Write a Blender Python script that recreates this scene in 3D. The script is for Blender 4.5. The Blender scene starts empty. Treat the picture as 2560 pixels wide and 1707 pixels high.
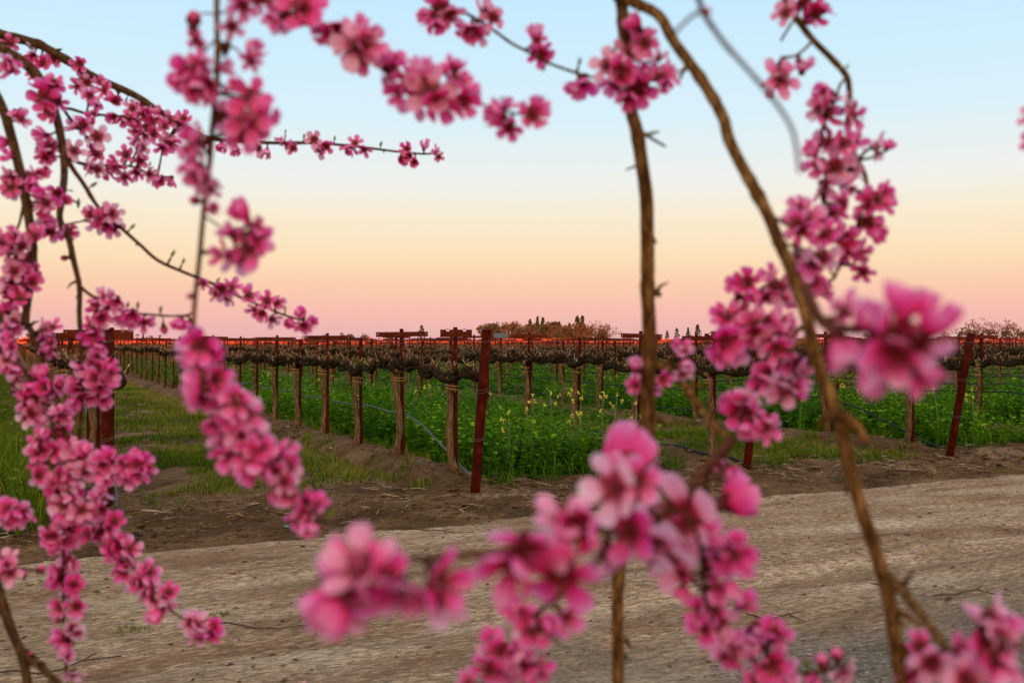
import bpy, math, random
import numpy as np
from mathutils import Vector, Matrix

random.seed(7)
RNG = np.random.default_rng(7)
SC = bpy.context.scene
COL = SC.collection
R = math.radians

# ------------------------------------------------------------------ camera, sky, sun, exposure
CAMH = 1.65
F = 2489.0                       # focal length in photograph pixels (35 mm on 36 mm, 2560 px wide)
CX, CY = 1280.0, 855.0
cam_d = bpy.data.cameras.new('camera')
cam_d.lens = 35.0
cam_d.sensor_width = 36.0
cam_d.clip_start = 0.02
cam_d.clip_end = 6000.0
cam_d.dof.use_dof = True
cam_d.dof.focus_distance = 12.5
cam_d.dof.aperture_fstop = 7.8
cam = bpy.data.objects.new('camera', cam_d)
cam.location = (0, 0, CAMH)
cam.rotation_euler = (R(90), 0, 0)
COL.objects.link(cam)
SC.camera = cam

SKY_GAIN = 1.0
world = bpy.data.worlds.new('World')
SC.world = world
world.use_nodes = True
wn, wl = world.node_tree.nodes, world.node_tree.links
wn.clear()
w_out = wn.new('ShaderNodeOutputWorld')
w_bg = wn.new('ShaderNodeBackground')
w_bg.inputs['Strength'].default_value = SKY_GAIN
w_tc = wn.new('ShaderNodeTexCoord')
w_sep = wn.new('ShaderNodeSeparateXYZ')
w_asin = wn.new('ShaderNodeMath'); w_asin.operation = 'ARCSINE'
w_div = wn.new('ShaderNodeMath'); w_div.operation = 'DIVIDE'; w_div.inputs[1].default_value = math.pi / 2
w_ramp = wn.new('ShaderNodeValToRGB')
wl.new(w_tc.outputs['Generated'], w_sep.inputs[0])
wl.new(w_sep.outputs['Z'], w_asin.inputs[0])
wl.new(w_asin.outputs[0], w_div.inputs[0])
wl.new(w_div.outputs[0], w_ramp.inputs[0])
# the sunset side of the sky, behind the photographer, is warmer towards the horizon
w_mr = wn.new('ShaderNodeMapRange'); w_mr.inputs['From Min'].default_value = 0.25; w_mr.inputs['From Max'].default_value = -1.0
w_mr.interpolation_type = 'SMOOTHSTEP'
w_mr.inputs['To Min'].default_value = 0.0; w_mr.inputs['To Max'].default_value = 0.75
wl.new(w_sep.outputs['Y'], w_mr.inputs['Value'])
w_mix = wn.new('ShaderNodeMix'); w_mix.data_type = 'RGBA'
w_warm = wn.new('ShaderNodeValToRGB')
for el, (p_, c_) in zip([w_warm.color_ramp.elements[0], w_warm.color_ramp.elements.new(.22), w_warm.color_ramp.elements[-1]], ((0.0, (3.5, 2.1, 1.1)), (.25, (2.9, 2.3, 1.65)), (1.0, (.95, .98, 1.05)))):
    el.position = p_; el.color = (*c_, 1)
wl.new(w_div.outputs[0], w_warm.inputs[0])
wl.new(w_mr.outputs[0], w_mix.inputs[0])
wl.new(w_ramp.outputs['Color'], w_mix.inputs[6]); wl.new(w_warm.outputs['Color'], w_mix.inputs[7])
wl.new(w_mix.outputs[2], w_bg.inputs['Color'])
wl.new(w_bg.outputs[0], w_out.inputs['Surface'])
SKY = [(0.0, (.80, .45, .46)), (0.8, (.86, .475, .44)), (1.8, (.93, .52, .43)), (3.1, (.97, .61, .42)),
       (4.7, (.98, .745, .48)), (6.8, (.955, .83, .62)), (8.8, (.88, .88, .82)), (12.6, (.70, .88, .96)),
       (19.5, (.55, .82, 1.0)), (40.0, (.70, .86, 1.0)), (90.0, (.95, .98, 1.05))]
cr = w_ramp.color_ramp
while len(cr.elements) < len(SKY):
    cr.elements.new(0.5)
for el, (deg, c) in zip(cr.elements, SKY):
    el.position = deg / 90.0
    el.color = (c[0], c[1], c[2], 1)

SUN_ELEV = 1.8
sun_d = bpy.data.lights.new('sun', 'SUN')
sun_d.energy = 5.0
sun_d.angle = R(0.5)
sun_d.color = (1.0, 0.17, 0.03)
sun = bpy.data.objects.new('sun', sun_d)
sdir = Vector((0.10, 1.0, -math.tan(R(SUN_ELEV))))
sun.rotation_euler = sdir.to_track_quat('-Z', 'Y').to_euler()
sun.location = (0, -30, 40)
COL.objects.link(sun)

vs = SC.view_settings
vs.view_transform = 'Standard'
vs.look = 'None'
vs.exposure = 0.0
vs.gamma = 1.0
vs.use_curve_mapping = False

# ------------------------------------------------------------------ helpers
ROWA = R(26.6)
CA, SA = math.cos(ROWA), math.sin(ROWA)


def uv2xy(u, v):
    return CA * u - SA * v, SA * u + CA * v


def xy2uv(x, y):
    return CA * x + SA * y, -SA * x + CA * y


def px(x, y, z):
    """a photograph pixel at distance z along the view -> world point"""
    return Vector(((x - CX) / F * z, z, CAMH - (y - CY) / F * z))


def hash2(ix, iy, seed=0):
    h = np.sin(ix * 127.1 + iy * 311.7 + seed * 74.7) * 43758.5453
    return h - np.floor(h)


def vnoise(x, y, seed=0):
    x = np.asarray(x, float); y = np.asarray(y, float)
    ix, iy = np.floor(x), np.floor(y)
    fx, fy = x - ix, y - iy
    fx = fx * fx * (3 - 2 * fx); fy = fy * fy * (3 - 2 * fy)
    a = hash2(ix, iy, seed); b = hash2(ix + 1, iy, seed)
    c = hash2(ix, iy + 1, seed); d = hash2(ix + 1, iy + 1, seed)
    return (a * (1 - fx) + b * fx) * (1 - fy) + (c * (1 - fx) + d * fx) * fy


def fbm(x, y, octv=4, seed=0):
    s, a, t = 0.0, 0.5, 0.0
    for o in range(octv):
        s = s + a * vnoise(np.asarray(x) * 2 ** o, np.asarray(y) * 2 ** o, seed + o)
        t += a
        a *= 0.5
    return s / t


ROW0, PITCH = 0.80, 3.72
V_END = 10.0
V_ROAD = 8.3


def road_edge(u):
    return V_ROAD + 0.55 * (fbm(np.asarray(u) * 0.6, 3.3, 3, 5) - 0.5)


def gz(u, v):
    """height of the ground in row coordinates"""
    u = np.asarray(u, float); v = np.asarray(v, float)
    d = (u - ROW0 + PITCH / 2 + .22 * (fbm(u * .3, v * .9, 3, 15) - .5)) % PITCH - PITCH / 2
    start = np.clip((v - 9.9) / 0.8, 0, 1)
    start = start * start * (3 - 2 * start)
    berm = (0.06 + 0.18 * fbm(u * 0.9, v * 1.1, 4, 11)) * np.exp(-(d / 0.30) ** 4 * 0.6)
    furrow = -0.07 * np.exp(-((d - 0.62) / 0.22) ** 2) - 0.03 * np.exp(-((d + 0.6) / 0.2) ** 2)
    h = start * (berm + furrow)
    near = (v > 0) & (v < 60)
    rough = np.clip((v - V_ROAD) / 0.3, 0, 1)
    h = h + np.where(near, rough * (1 - .65 * np.clip((v - 10.4) / 1.2, 0, 1)) * (0.10 * (fbm(u * 1.7, v * 1.7, 5, 21) - 0.5) + 0.08 * (fbm(u * 6, v * 7, 3, 31) - 0.5)), 0)
    # low lip of pushed-up soil at the edge of the road
    h = h + 0.05 * np.exp(-((v - 8.75) / 0.3) ** 2) * fbm(u * 1.5, v * 3, 3, 41)
    wob_ = .5 * (fbm(u * .25, v * 0 + 7.7, 2, 171) - .5)
    h = h + np.where(near, (1 - rough) * -.035 * (np.exp(-((v - 6.95 - wob_) / .20) ** 2) + np.exp(-((v - 5.35 - wob_) / .20) ** 2)), 0)
    h = h + np.where(near, (1 - rough) * (0.034 * (fbm(u * 0.5, v * 2.6, 4, 51) - 0.5) + 0.02 * (fbm(u * 7, v * 14, 3, 61) - 0.5)), 0)
    return h


def gz1(u, v):
    return float(gz(np.array([u]), np.array([v]))[0])


def mat(name):
    m = bpy.data.materials.new(name)
    m.use_nodes = True
    nt = m.node_tree
    b = nt.nodes['Principled BSDF']
    return m, nt, nt.nodes, nt.links, b


def ramp(nd, stops, fac=None, nt=None):
    r = nd.new('ShaderNodeValToRGB')
    els = r.color_ramp.elements
    while len(els) < len(stops):
        els.new(0.5)
    for e, (p, c) in zip(els, stops):
        e.position = p
        e.color = (c[0], c[1], c[2], 1)
    if fac is not None:
        nt.links.new(fac, r.inputs[0])
    return r


def noise(nd, nt, vec, scale, detail=4, rough=0.55, dist=0.0):
    n = nd.new('ShaderNodeTexNoise')
    n.inputs['Scale'].default_value = scale
    n.inputs['Detail'].default_value = detail
    n.inputs['Roughness'].default_value = rough
    n.inputs['Distortion'].default_value = dist
    if vec is not None:
        nt.links.new(vec, n.inputs['Vector'])
    return n


def mapping(nd, nt, scale=(1, 1, 1), out='Object'):
    t = nd.new('ShaderNodeTexCoord')
    m = nd.new('ShaderNodeMapping')
    m.inputs['Scale'].default_value = scale
    nt.links.new(t.outputs[out], m.inputs['Vector'])
    return m.outputs['Vector']


def mix(nd, nt, fac, a, b, mode='MIX'):
    m = nd.new('ShaderNodeMix')
    m.data_type = 'RGBA'
    m.blend_type = mode
    for sock, val in ((m.inputs[0], fac), (m.inputs[6], a), (m.inputs[7], b)):
        if hasattr(val, 'is_linked'):
            nt.links.new(val, sock)
        elif isinstance(val, (int, float)):
            sock.default_value = val
        else:
            sock.default_value = (val[0], val[1], val[2], 1)
    return m.outputs[2]


def bump(nd, nt, b, h, strength=0.4, dist=0.02):
    n = nd.new('ShaderNodeBump')
    n.inputs['Strength'].default_value = strength
    n.inputs['Distance'].default_value = dist
    nt.links.new(h, n.inputs['Height'])
    nt.links.new(n.outputs['Normal'], b.inputs['Normal'])
    return n


def simple(name, stops, scale=(8, 8, 8), rough=0.8, nscale=3.0, bs=0.3, bd=0.005, spec=0.25, rnd=0.0):
    m, nt, nd, ln, b = mat(name)
    v = mapping(nd, nt, scale)
    n = noise(nd, nt, v, nscale, 5, 0.6)
    r = ramp(nd, stops, n.outputs['Fac'], nt)
    c = r.outputs['Color']
    if rnd:
        oi = nd.new('ShaderNodeObjectInfo')
        hs = nd.new('ShaderNodeHueSaturation')
        mr = nd.new('ShaderNodeMapRange')
        mr.inputs['To Min'].default_value = 1 - rnd
        mr.inputs['To Max'].default_value = 1 + rnd
        ln.new(oi.outputs['Random'], mr.inputs['Value'])
        ln.new(mr.outputs[0], hs.inputs['Value'])
        ln.new(c, hs.inputs['Color'])
        c = hs.outputs['Color']
    ln.new(c, b.inputs['Base Color'])
    b.inputs['Roughness'].default_value = rough
    b.inputs['Specular IOR Level'].default_value = spec
    if bs:
        bump(nd, nt, b, n.outputs['Fac'], bs, bd)
    return m


def leafy(name, cols, trans=0.35, attr=None):
    """leaf material: colour varies per leaf by a stored attribute"""
    m, nt, nd, ln, b = mat(name)
    a = nd.new('ShaderNodeAttribute')
    a.attribute_name = 'tone'
    r = ramp(nd, cols, a.outputs['Fac'], nt)
    ln.new(r.outputs['Color'], b.inputs['Base Color'])
    b.inputs['Roughness'].default_value = 0.7
    b.inputs['Specular IOR Level'].default_value = 0.06
    tr = nd.new('ShaderNodeBsdfTranslucent')
    ln.new(r.outputs['Color'], tr.inputs['Color'])
    mx = nd.new('ShaderNodeMixShader')
    mx.inputs[0].default_value = trans
    ln.new(b.outputs[0], mx.inputs[1]); ln.new(tr.outputs[0], mx.inputs[2])
    ln.new(mx.outputs[0], nd['Material Output'].inputs['Surface'])
    return m


# ------------------------------------------------------------------ materials
def make_road_mat():
    m, nt, nd, ln, b = mat('dirt_road')
    v = mapping(nd, nt, (1, 1, 1))
    vs_ = mapping(nd, nt, (1.0, 3.2, 1))
    big = noise(nd, nt, vs_, 0.7, 5, 0.6, 0.6)
    base = ramp(nd, [(.30, (.22, .132, .075)), (.44, (.39, .265, .168)), (.58, (.51, .37, .25)), (.74, (.61, .465, .335))], big.outputs['Fac'], nt)
    fine = noise(nd, nt, mapping(nd, nt, (1, 2.0, 1)), 14, 6, 0.7, 0.4)
    c = mix(nd, nt, 0.55, base.outputs['Color'], ramp(nd, [(.34, (.08, .07, .06)), (.52, (.52, .50, .47)), (.72, (.95, .93, .9))], fine.outputs['Fac'], nt).outputs['Color'], 'OVERLAY')
    # dark flecks of litter drawn out along the wheel tracks
    lit = noise(nd, nt, mapping(nd, nt, (5.0, 17.0, 1)), 2.6, 6, 0.68, 0.8)
    dens = noise(nd, nt, mapping(nd, nt, (0.5, 1.6, 1)), 1.1, 3, 0.5)
    add = nd.new('ShaderNodeMath'); add.operation = 'MULTIPLY_ADD'
    ln.new(dens.outputs['Fac'], add.inputs[0]); add.inputs[1].default_value = 0.45
    ln.new(lit.outputs['Fac'], add.inputs[2])
    fl = ramp(nd, [(.68, (0, 0, 0)), (.765, (1, 1, 1))], add.outputs[0], nt)
    flc = ramp(nd, [(.4, (.065, .040, .025)), (.6, (.16, .08, .038))], dens.outputs['Fac'], nt)
    mm = nd.new('ShaderNodeMath'); mm.operation = 'MULTIPLY'
    ln.new(fl.outputs['Color'], mm.inputs[0]); mm.inputs[1].default_value = 0.62
    c = mix(nd, nt, mm.outputs[0], c, flc.outputs['Color'])
    # darker gravelly verge on the orchard side
    sep = nd.new('ShaderNodeSeparateXYZ'); ln.new(v, sep.inputs[0])
    wob = noise(nd, nt, v, 1.2, 4, 0.6)
    ad = nd.new('ShaderNodeMath'); ad.operation = 'MULTIPLY_ADD'
    ln.new(wob.outputs['Fac'], ad.inputs[0]); ad.inputs[1].default_value = 2.6; ln.new(sep.outputs['Y'], ad.inputs[2])
    mr = nd.new('ShaderNodeMapRange'); mr.inputs['From Min'].default_value = 5.0; mr.inputs['From Max'].default_value = 6.1
    mr.inputs['To Min'].default_value = 0.8; mr.inputs['To Max'].default_value = 0.0
    ln.new(ad.outputs[0], mr.inputs['Value'])
    gv = nd.new('ShaderNodeTexVoronoi'); gv.inputs['Scale'].default_value = 55; ln.new(v, gv.inputs['Vector'])
    grav = ramp(nd, [(.0, (.05, .042, .036)), (.45, (.12, .10, .085)), (.85, (.20, .18, .155)), (.97, (.42, .39, .35))], gv.outputs['Color'], nt)
    c = mix(nd, nt, mr.outputs[0], c, grav.outputs['Color'])
    ln.new(c, b.inputs['Base Color'])
    b.inputs['Roughness'].default_value = 0.95
    b.inputs['Specular IOR Level'].default_value = 0.1
    hh = mix(nd, nt, 0.5, lit.outputs['Fac'], fine.outputs['Fac'])
    bump(nd, nt, b, hh, 1.0, 0.06)
    return m


def make_soil_mat():
    m, nt, nd, ln, b = mat('vineyard_soil')
    v = mapping(nd, nt, (1, 1, 1))
    big = noise(nd, nt, v, 1.1, 6, 0.62, 0.5)
    base = ramp(nd, [(.30, (.045, .022, .009)), (.45, (.125, .065, .028)), (.57, (.215, .122, .058)), (.74, (.32, .20, .11))], big.outputs['Fac'], nt)
    fine = noise(nd, nt, mapping(nd, nt, (1, 1.6, 1)), 16, 6, 0.7, 0.6)
    c = mix(nd, nt, 0.6, base.outputs['Color'], ramp(nd, [(.3, (.12, .11, .10)), (.55, (.55, .53, .5)), (.8, (.8, .78, .75))], fine.outputs['Fac'], nt).outputs['Color'], 'OVERLAY')
    lit = noise(nd, nt, mapping(nd, nt, (7, 15, 1)), 2.2, 6, 0.7, 1.2)
    fl = ramp(nd, [(.52, (0, 0, 0)), (.62, (1, 1, 1))], lit.outputs['Fac'], nt)
    c = mix(nd, nt, fl.outputs['Color'], c, (.06, .036, .02))
    # dry berm tops under the vines are paler, by the height of the ground
    sep = nd.new('ShaderNodeSeparateXYZ'); ln.new(v, sep.inputs[0])
    mr = nd.new('ShaderNodeMapRange'); mr.inputs['From Min'].default_value = 0.05; mr.inputs['From Max'].default_value = 0.15
    mr.inputs['To Max'].default_value = 0.7
    ln.new(sep.outputs['Z'], mr.inputs['Value'])
    pale = ramp(nd, [(.3, (.06, .031, .014)), (.5, (.13, .072, .035)), (.7, (.22, .128, .066))], fine.outputs['Fac'], nt)
    c = mix(nd, nt, mr.outputs[0], c, pale.outputs['Color'])
    ln.new(c, b.inputs['Base Color'])
    b.inputs['Roughness'].default_value = 0.95
    b.inputs['Specular IOR Level'].default_value = 0.08
    bump(nd, nt, b, mix(nd, nt, 0.5, lit.outputs['Fac'], fine.outputs['Fac']), 1.0, 0.09)
    return m


M_ROAD = make_road_mat()
M_SOIL = make_soil_mat()
M_SHADEBANK = simple('shade_bank_earth', [(.3, (.05, .06, .02)), (.7, (.14, .11, .05))], (.3, .3, .3), 0.9)
M_RUST = simple('rusty_steel', [(.3, (.032, .0026, .0012)), (.55, (.058, .0055, .0022)), (.75, (.105, .022, .008))], (6, 6, 3), 0.85, 3, 0.2, 0.002, 0.05, 0.15)
M_RUST2 = simple('rusty_crossarm_steel', [(.3, (.05, .007, .003)), (.55, (.09, .015, .006)), (.8, (.15, .036, .016))], (5, 5, 5), 0.85, 3, 0.2, 0.002, 0.05, 0.2)
M_WIRE = simple('galvanised_wire', [(.3, (.06, .05, .045)), (.7, (.14, .12, .105))], (2, 2, 2), 0.7, 3, 0, spec=.1)
M_HOSE = simple('grey_hose', [(.3, (.04, .042, .046)), (.7, (.10, .105, .115))], (3, 3, 3), 0.6, 3, 0, spec=0.12)
M_HOSE_B = simple('black_hose', [(.3, (.010, .011, .013)), (.7, (.03, .032, .038))], (3, 3, 3), 0.6, 3, 0, spec=0.12)
M_SUNSETCANE = simple('sunset_tinted_cane', [(.3, (.40, .06, .02)), (.55, (.72, .13, .04)), (.8, (.85, .20, .07))], (3, 3, 3), 0.7, 3, 0)  # lit copy of the cane colour, red sunset light painted in
M_TIE = simple('orange_tie', [(.3, (.42, .17, .04)), (.7, (.62, .30, .09))], (9, 9, 9), 0.6, 3, 0)
M_TAPE = simple('turquoise_tape', [(.3, (.02, .30, .22)), (.7, (.05, .45, .34))], (9, 9, 9), 0.5, 3, 0)
M_CANE = simple('pruned_cane', [(.36, (.030, .015, .008)), (.50, (.12, .066, .036)), (.66, (.36, .24, .155))], (5, 5, 5), 0.9, 3, 0.2, 0.002, 0.02, 0.3)


def make_vine_bark(name, stops, sc):
    m, nt, nd, ln, b = mat(name)
    v = mapping(nd, nt, sc)
    n = noise(nd, nt, v, 3.0, 6, 0.65, 0.5)
    r = ramp(nd, stops, n.outputs['Fac'], nt)
    ln.new(r.outputs['Color'], b.inputs['Base Color'])
    b.inputs['Roughness'].default_value = 0.9
    b.inputs['Specular IOR Level'].default_value = 0.03
    bump(nd, nt, b, n.outputs['Fac'], 0.9, 0.012)
    return m


M_TRUNK = make_vine_bark('vine_trunk_bark', [(.30, (.022, .012, .006)), (.48, (.105, .055, .026)), (.66, (.24, .140, .072)), (.8, (.36, .235, .14))], (18, 18, 2.2))
M_CORDON = make_vine_bark('vine_cordon_bark', [(.32, (.008, .006, .003)), (.55, (.028, .019, .009)), (.75, (.075, .050, .026))], (14, 14, 14))
M_PEACHBARK = make_vine_bark('peach_bark', [(.32, (.045, .018, .006)), (.48, (.16, .074, .022)), (.68, (.44, .235, .078))], (70, 70, 16))
M_BACKLITBARK = make_vine_bark('backlit_peach_bark', [(.30, (.035, .016, .008)), (.5, (.10, .050, .022)), (.72, (.21, .115, .05))], (70, 70, 16))  # shaded copy of the peach bark, backlit darkness put into the colour
M_TWIG = make_vine_bark('peach_twig_bark', [(.30, (.07, .022, .014)), (.55, (.16, .055, .028)), (.75, (.20, .10, .04))], (40, 40, 60))
M_GRASS = leafy('grass_blades', [(0, (.022, .045, .002)), (.45, (.075, .130, .004)), (.8, (.17, .205, .008)), (1, (.29, .21, .05))], 0.3)
M_LEAF = leafy('mustard_leaves', [(0, (.010, .036, .001)), (.4, (.036, .120, .002)), (.75, (.105, .27, .004)), (1, (.27, .42, .015))], 0.35)
M_YELLOW = simple('mustard_petals', [(.3, (.62, .50, .03)), (.7, (.75, .64, .08))], (9, 9, 9), 0.6, 3, 0)
M_STEMG = simple('green_stem', [(.3, (.07, .13, .03)), (.7, (.16, .22, .07))], (9, 9, 9), 0.6, 3, 0)
M_STRAW = simple('dry_straw', [(.38, (.045, .026, .014)), (.5, (.14, .085, .05)), (.62, (.36, .27, .19))], (1.5, 1.5, 1.5), 0.9, 3, 0, spec=.02)
M_CLOD = M_SOIL
M_DEADTWIG = simple('dead_twig', [(.3, (.035, .02, .012)), (.7, (.11, .065, .04))], (9, 9, 9), 0.9, 3, 0)
M_FPETAL = simple('fallen_petal', [(.3, (.62, .10, .24)), (.7, (.78, .28, .45))], (20, 20, 20), 0.6, 3, 0)
M_SHOOT = simple('young_peach_leaf', [(.3, (.08, .13, .015)), (.7, (.20, .24, .04))], (60, 60, 60), 0.5, 3, 0)
M_PLASTIC = simple('white_plastic', [(.3, (.55, .53, .48)), (.7, (.72, .70, .66))], (9, 9, 9), 0.4, 3, 0)


def make_petal_mat(name='peach_petal', lift=0.0):
    m, nt, nd, ln, b = mat(name)
    a = nd.new('ShaderNodeAttribute'); a.attribute_name = 'rad'
    nz = noise(nd, nt, mapping(nd, nt, (1, 1, 1)), 2.6, 3, 0.5)
    ad = nd.new('ShaderNodeMath'); ad.operation = 'MULTIPLY_ADD'
    ln.new(nz.outputs['Fac'], ad.inputs[0]); ad.inputs[1].default_value = 0.14; ln.new(a.outputs['Fac'], ad.inputs[2])
    oi = nd.new('ShaderNodeObjectInfo')
    deep = ramp(nd, [(.20, (.14, .001, .006)), (.38, (.55, .008, .06)), (.55, (.95, .022, .27)), (.80, (.97, .068, .44)), (1.0, (.97, .27, .66))], ad.outputs[0], nt)
    pale = ramp(nd, [(.20, (.18, .002, .010)), (.38, (.66, .03, .12)), (.55, (.96, .11, .40)), (.80, (.97, .33, .64)), (1.0, (.97, .66, .84))], ad.outputs[0], nt)  # paler petals and rims also hold skylight put into the colour
    if lift:
        for e in pale.color_ramp.elements[2:]:
            c_ = e.color
            e.color = (c_[0], c_[1] + (.9 - c_[1]) * lift, c_[2] + (.95 - c_[2]) * lift, 1)
        for e in deep.color_ramp.elements[2:]:
            c_ = e.color
            e.color = (c_[0], c_[1] + (.75 - c_[1]) * lift, c_[2] + (.85 - c_[2]) * lift, 1)
    pw = nd.new('ShaderNodeMath'); pw.operation = 'POWER'; ln.new(oi.outputs['Random'], pw.inputs[0]); pw.inputs[1].default_value = 1.5
    c = mix(nd, nt, pw.outputs[0], deep.outputs['Color'], pale.outputs['Color'])
    d = nd.new('ShaderNodeBsdfDiffuse'); ln.new(c, d.inputs['Color'])
    t = nd.new('ShaderNodeBsdfTranslucent'); ln.new(c, t.inputs['Color'])
    g = nd.new('ShaderNodeBsdfGlossy'); g.inputs['Roughness'].default_value = 0.5; g.inputs['Color'].default_value = (.9, .9, .95, 1)
    m1 = nd.new('ShaderNodeMixShader'); m1.inputs[0].default_value = 0.5
    ln.new(d.outputs[0], m1.inputs[1]); ln.new(t.outputs[0], m1.inputs[2])
    m2 = nd.new('ShaderNodeMixShader'); m2.inputs[0].default_value = 0.05
    ln.new(m1.outputs[0], m2.inputs[1]); ln.new(g.outputs[0], m2.inputs[2])
    nd.remove(b)
    ln.new(m2.outputs[0], nd['Material Output'].inputs['Surface'])
    return m


M_PETAL = make_petal_mat()
M_PALEPETAL = make_petal_mat('pale_peach_petal', .38)
M_CALYX = simple('peach_calyx', [(.3, (.07, .008, .010)), (.7, (.16, .022, .018))], (60, 60, 60), 0.7, 3, 0)
M_STAMEN = simple('peach_stamens', [(.3, (.16, .006, .014)), (.7, (.30, .03, .035))], (60, 60, 60), 0.6, 3, 0)


# ------------------------------------------------------------------ mesh builders
class MB:
    def __init__(self):
        self.v, self.f, self.m = [], [], []

    def tube(self, path, radii, n=8, mi=0, cap=True, wob=0.0, seed=0):
        path = [Vector(p) for p in path]
        rs = random.Random(seed)
        base = len(self.v)
        k = len(path)
        up = Vector((0, 0, 1))
        t0 = (path[1] - path[0]).normalized()
        if abs(t0.dot(up)) > 0.9:
            up = Vector((1, 0, 0))
        x = t0.cross(up).normalized()
        for i in range(k):
            t = (path[min(i + 1, k - 1)] - path[max(i - 1, 0)]).normalized()
            x = (x - t * x.dot(t)).normalized()
            y = t.cross(x)
            r = radii[i] if hasattr(radii, '__len__') else radii
            for j in range(n):
                a = 2 * math.pi * j / n
                rr = r * (1 + (rs.uniform(-wob, wob) if wob else 0))
                self.v.append(path[i] + (x * math.cos(a) + y * math.sin(a)) * rr)
        for i in range(k - 1):
            for j in range(n):
                a = base + i * n + j
                b = base + i * n + (j + 1) % n
                self.f.append((a, b, b + n, a + n)); self.m.append(mi)
        if cap:
            self.f.append(tuple(base + j for j in reversed(range(n)))); self.m.append(mi)
            self.f.append(tuple(base + (k - 1) * n + j for j in range(n))); self.m.append(mi)

    def box(self, c, s, mi=0, rot=None):
        b = len(self.v)
        for sx in (-1, 1):
            for sy in (-1, 1):
                for sz in (-1, 1):
                    p = Vector((sx * s[0] / 2, sy * s[1] / 2, sz * s[2] / 2))
                    if rot is not None:
                        p = rot @ p
                    self.v.append(p + Vector(c))
        for q in ((0, 1, 3, 2), (4, 6, 7, 5), (0, 4, 5, 1), (2, 3, 7, 6), (0, 2, 6, 4), (1, 5, 7, 3)):
            self.f.append(tuple(b + i for i in q)); self.m.append(mi)

    def ball(self, c, r, mi=0, seg=8, rings=5, sq=(1, 1, 1), wob=0, seed=0):
        rs = random.Random(seed)
        b = len(self.v)
        c = Vector(c)
        self.v.append(c + Vector((0, 0, -r * sq[2])))
        for i in range(1, rings):
            a = -math.pi / 2 + math.pi * i / rings
            for j in range(seg):
                t = 2 * math.pi * j / seg
                rr = r * (1 + (rs.uniform(-wob, wob) if wob else 0))
                self.v.append(c + Vector((rr * sq[0] * math.cos(a) * math.cos(t), rr * sq[1] * math.cos(a) * math.sin(t), rr * sq[2] * math.sin(a))))
        self.v.append(c + Vector((0, 0, r * sq[2])))
        top = len(self.v) - 1
        for j in range(seg):
            j2 = (j + 1) % seg
            self.f.append((b, b + 1 + j2, b + 1 + j)); self.m.append(mi)
            for i in range(rings - 2):
                o = b + 1 + i * seg
                self.f.append((o + j, o + j2, o + seg + j2, o + seg + j)); self.m.append(mi)
            o = b + 1 + (rings - 2) * seg
            self.f.append((o + j, o + j2, top)); self.m.append(mi)

    def mesh(self, name, mats, smooth=True):
        me = bpy.data.meshes.new(name)
        me.from_pydata([tuple(p) for p in self.v], [], self.f)
        for m in mats:
            me.materials.append(m)
        if len(mats) > 1:
            me.polygons.foreach_set('material_index', self.m)
        if smooth:
            me.polygons.foreach_set('use_smooth', [True] * len(me.polygons))
        me.update()
        return me

    def build(self, name, mats, parent=None, smooth=True):
        return link(name, self.mesh(name, mats, smooth), parent)


def link(name, me, parent=None):
    o = bpy.data.objects.new(name, me)
    COL.objects.link(o)
    if parent is not None:
        o.parent = parent
    return o


def tag(o, label=None, cat=None, group=None, kind=None):
    if label: o['label'] = label
    if cat: o['category'] = cat
    if group: o['group'] = group
    if kind: o['kind'] = kind
    return o


def empty(name, loc=(0, 0, 0), rz=0.0):
    o = bpy.data.objects.new(name, None)
    o.empty_display_size = 0.1
    COL.objects.link(o)
    o.location = loc
    o.rotation_euler = (0, 0, rz)
    return o


def copy_tree(o, parent=None):
    c = o.copy()
    COL.objects.link(c)
    c.parent = parent
    for ch in list(o.children):
        copy_tree(ch, c)
    return c


def np_mesh(name, verts, tris, mats, mi=None, attrs=None, smooth=False):
    me = bpy.data.meshes.new(name)
    nv, nf = len(verts), len(tris)
    k = tris.shape[1]
    me.vertices.add(nv)
    me.vertices.foreach_set('co', np.ascontiguousarray(verts, dtype=np.float32).ravel())
    me.loops.add(nf * k)
    me.loops.foreach_set('vertex_index', np.ascontiguousarray(tris, dtype=np.int32).ravel())
    me.polygons.add(nf)
    me.polygons.foreach_set('loop_start', np.arange(0, nf * k, k, dtype=np.int32))
    me.polygons.foreach_set('loop_total', np.full(nf, k, dtype=np.int32))
    for m in mats:
        me.materials.append(m)
    if mi is not None:
        me.polygons.foreach_set('material_index', np.ascontiguousarray(mi, dtype=np.int32))
    if smooth:
        me.polygons.foreach_set('use_smooth', np.ones(nf, dtype=bool))
    me.update(calc_edges=True)
    for an, av in (attrs or {}).items():
        a = me.attributes.new(an, 'FLOAT', 'POINT')
        a.data.foreach_set('value', np.ascontiguousarray(av, dtype=np.float32))
    return me


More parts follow.
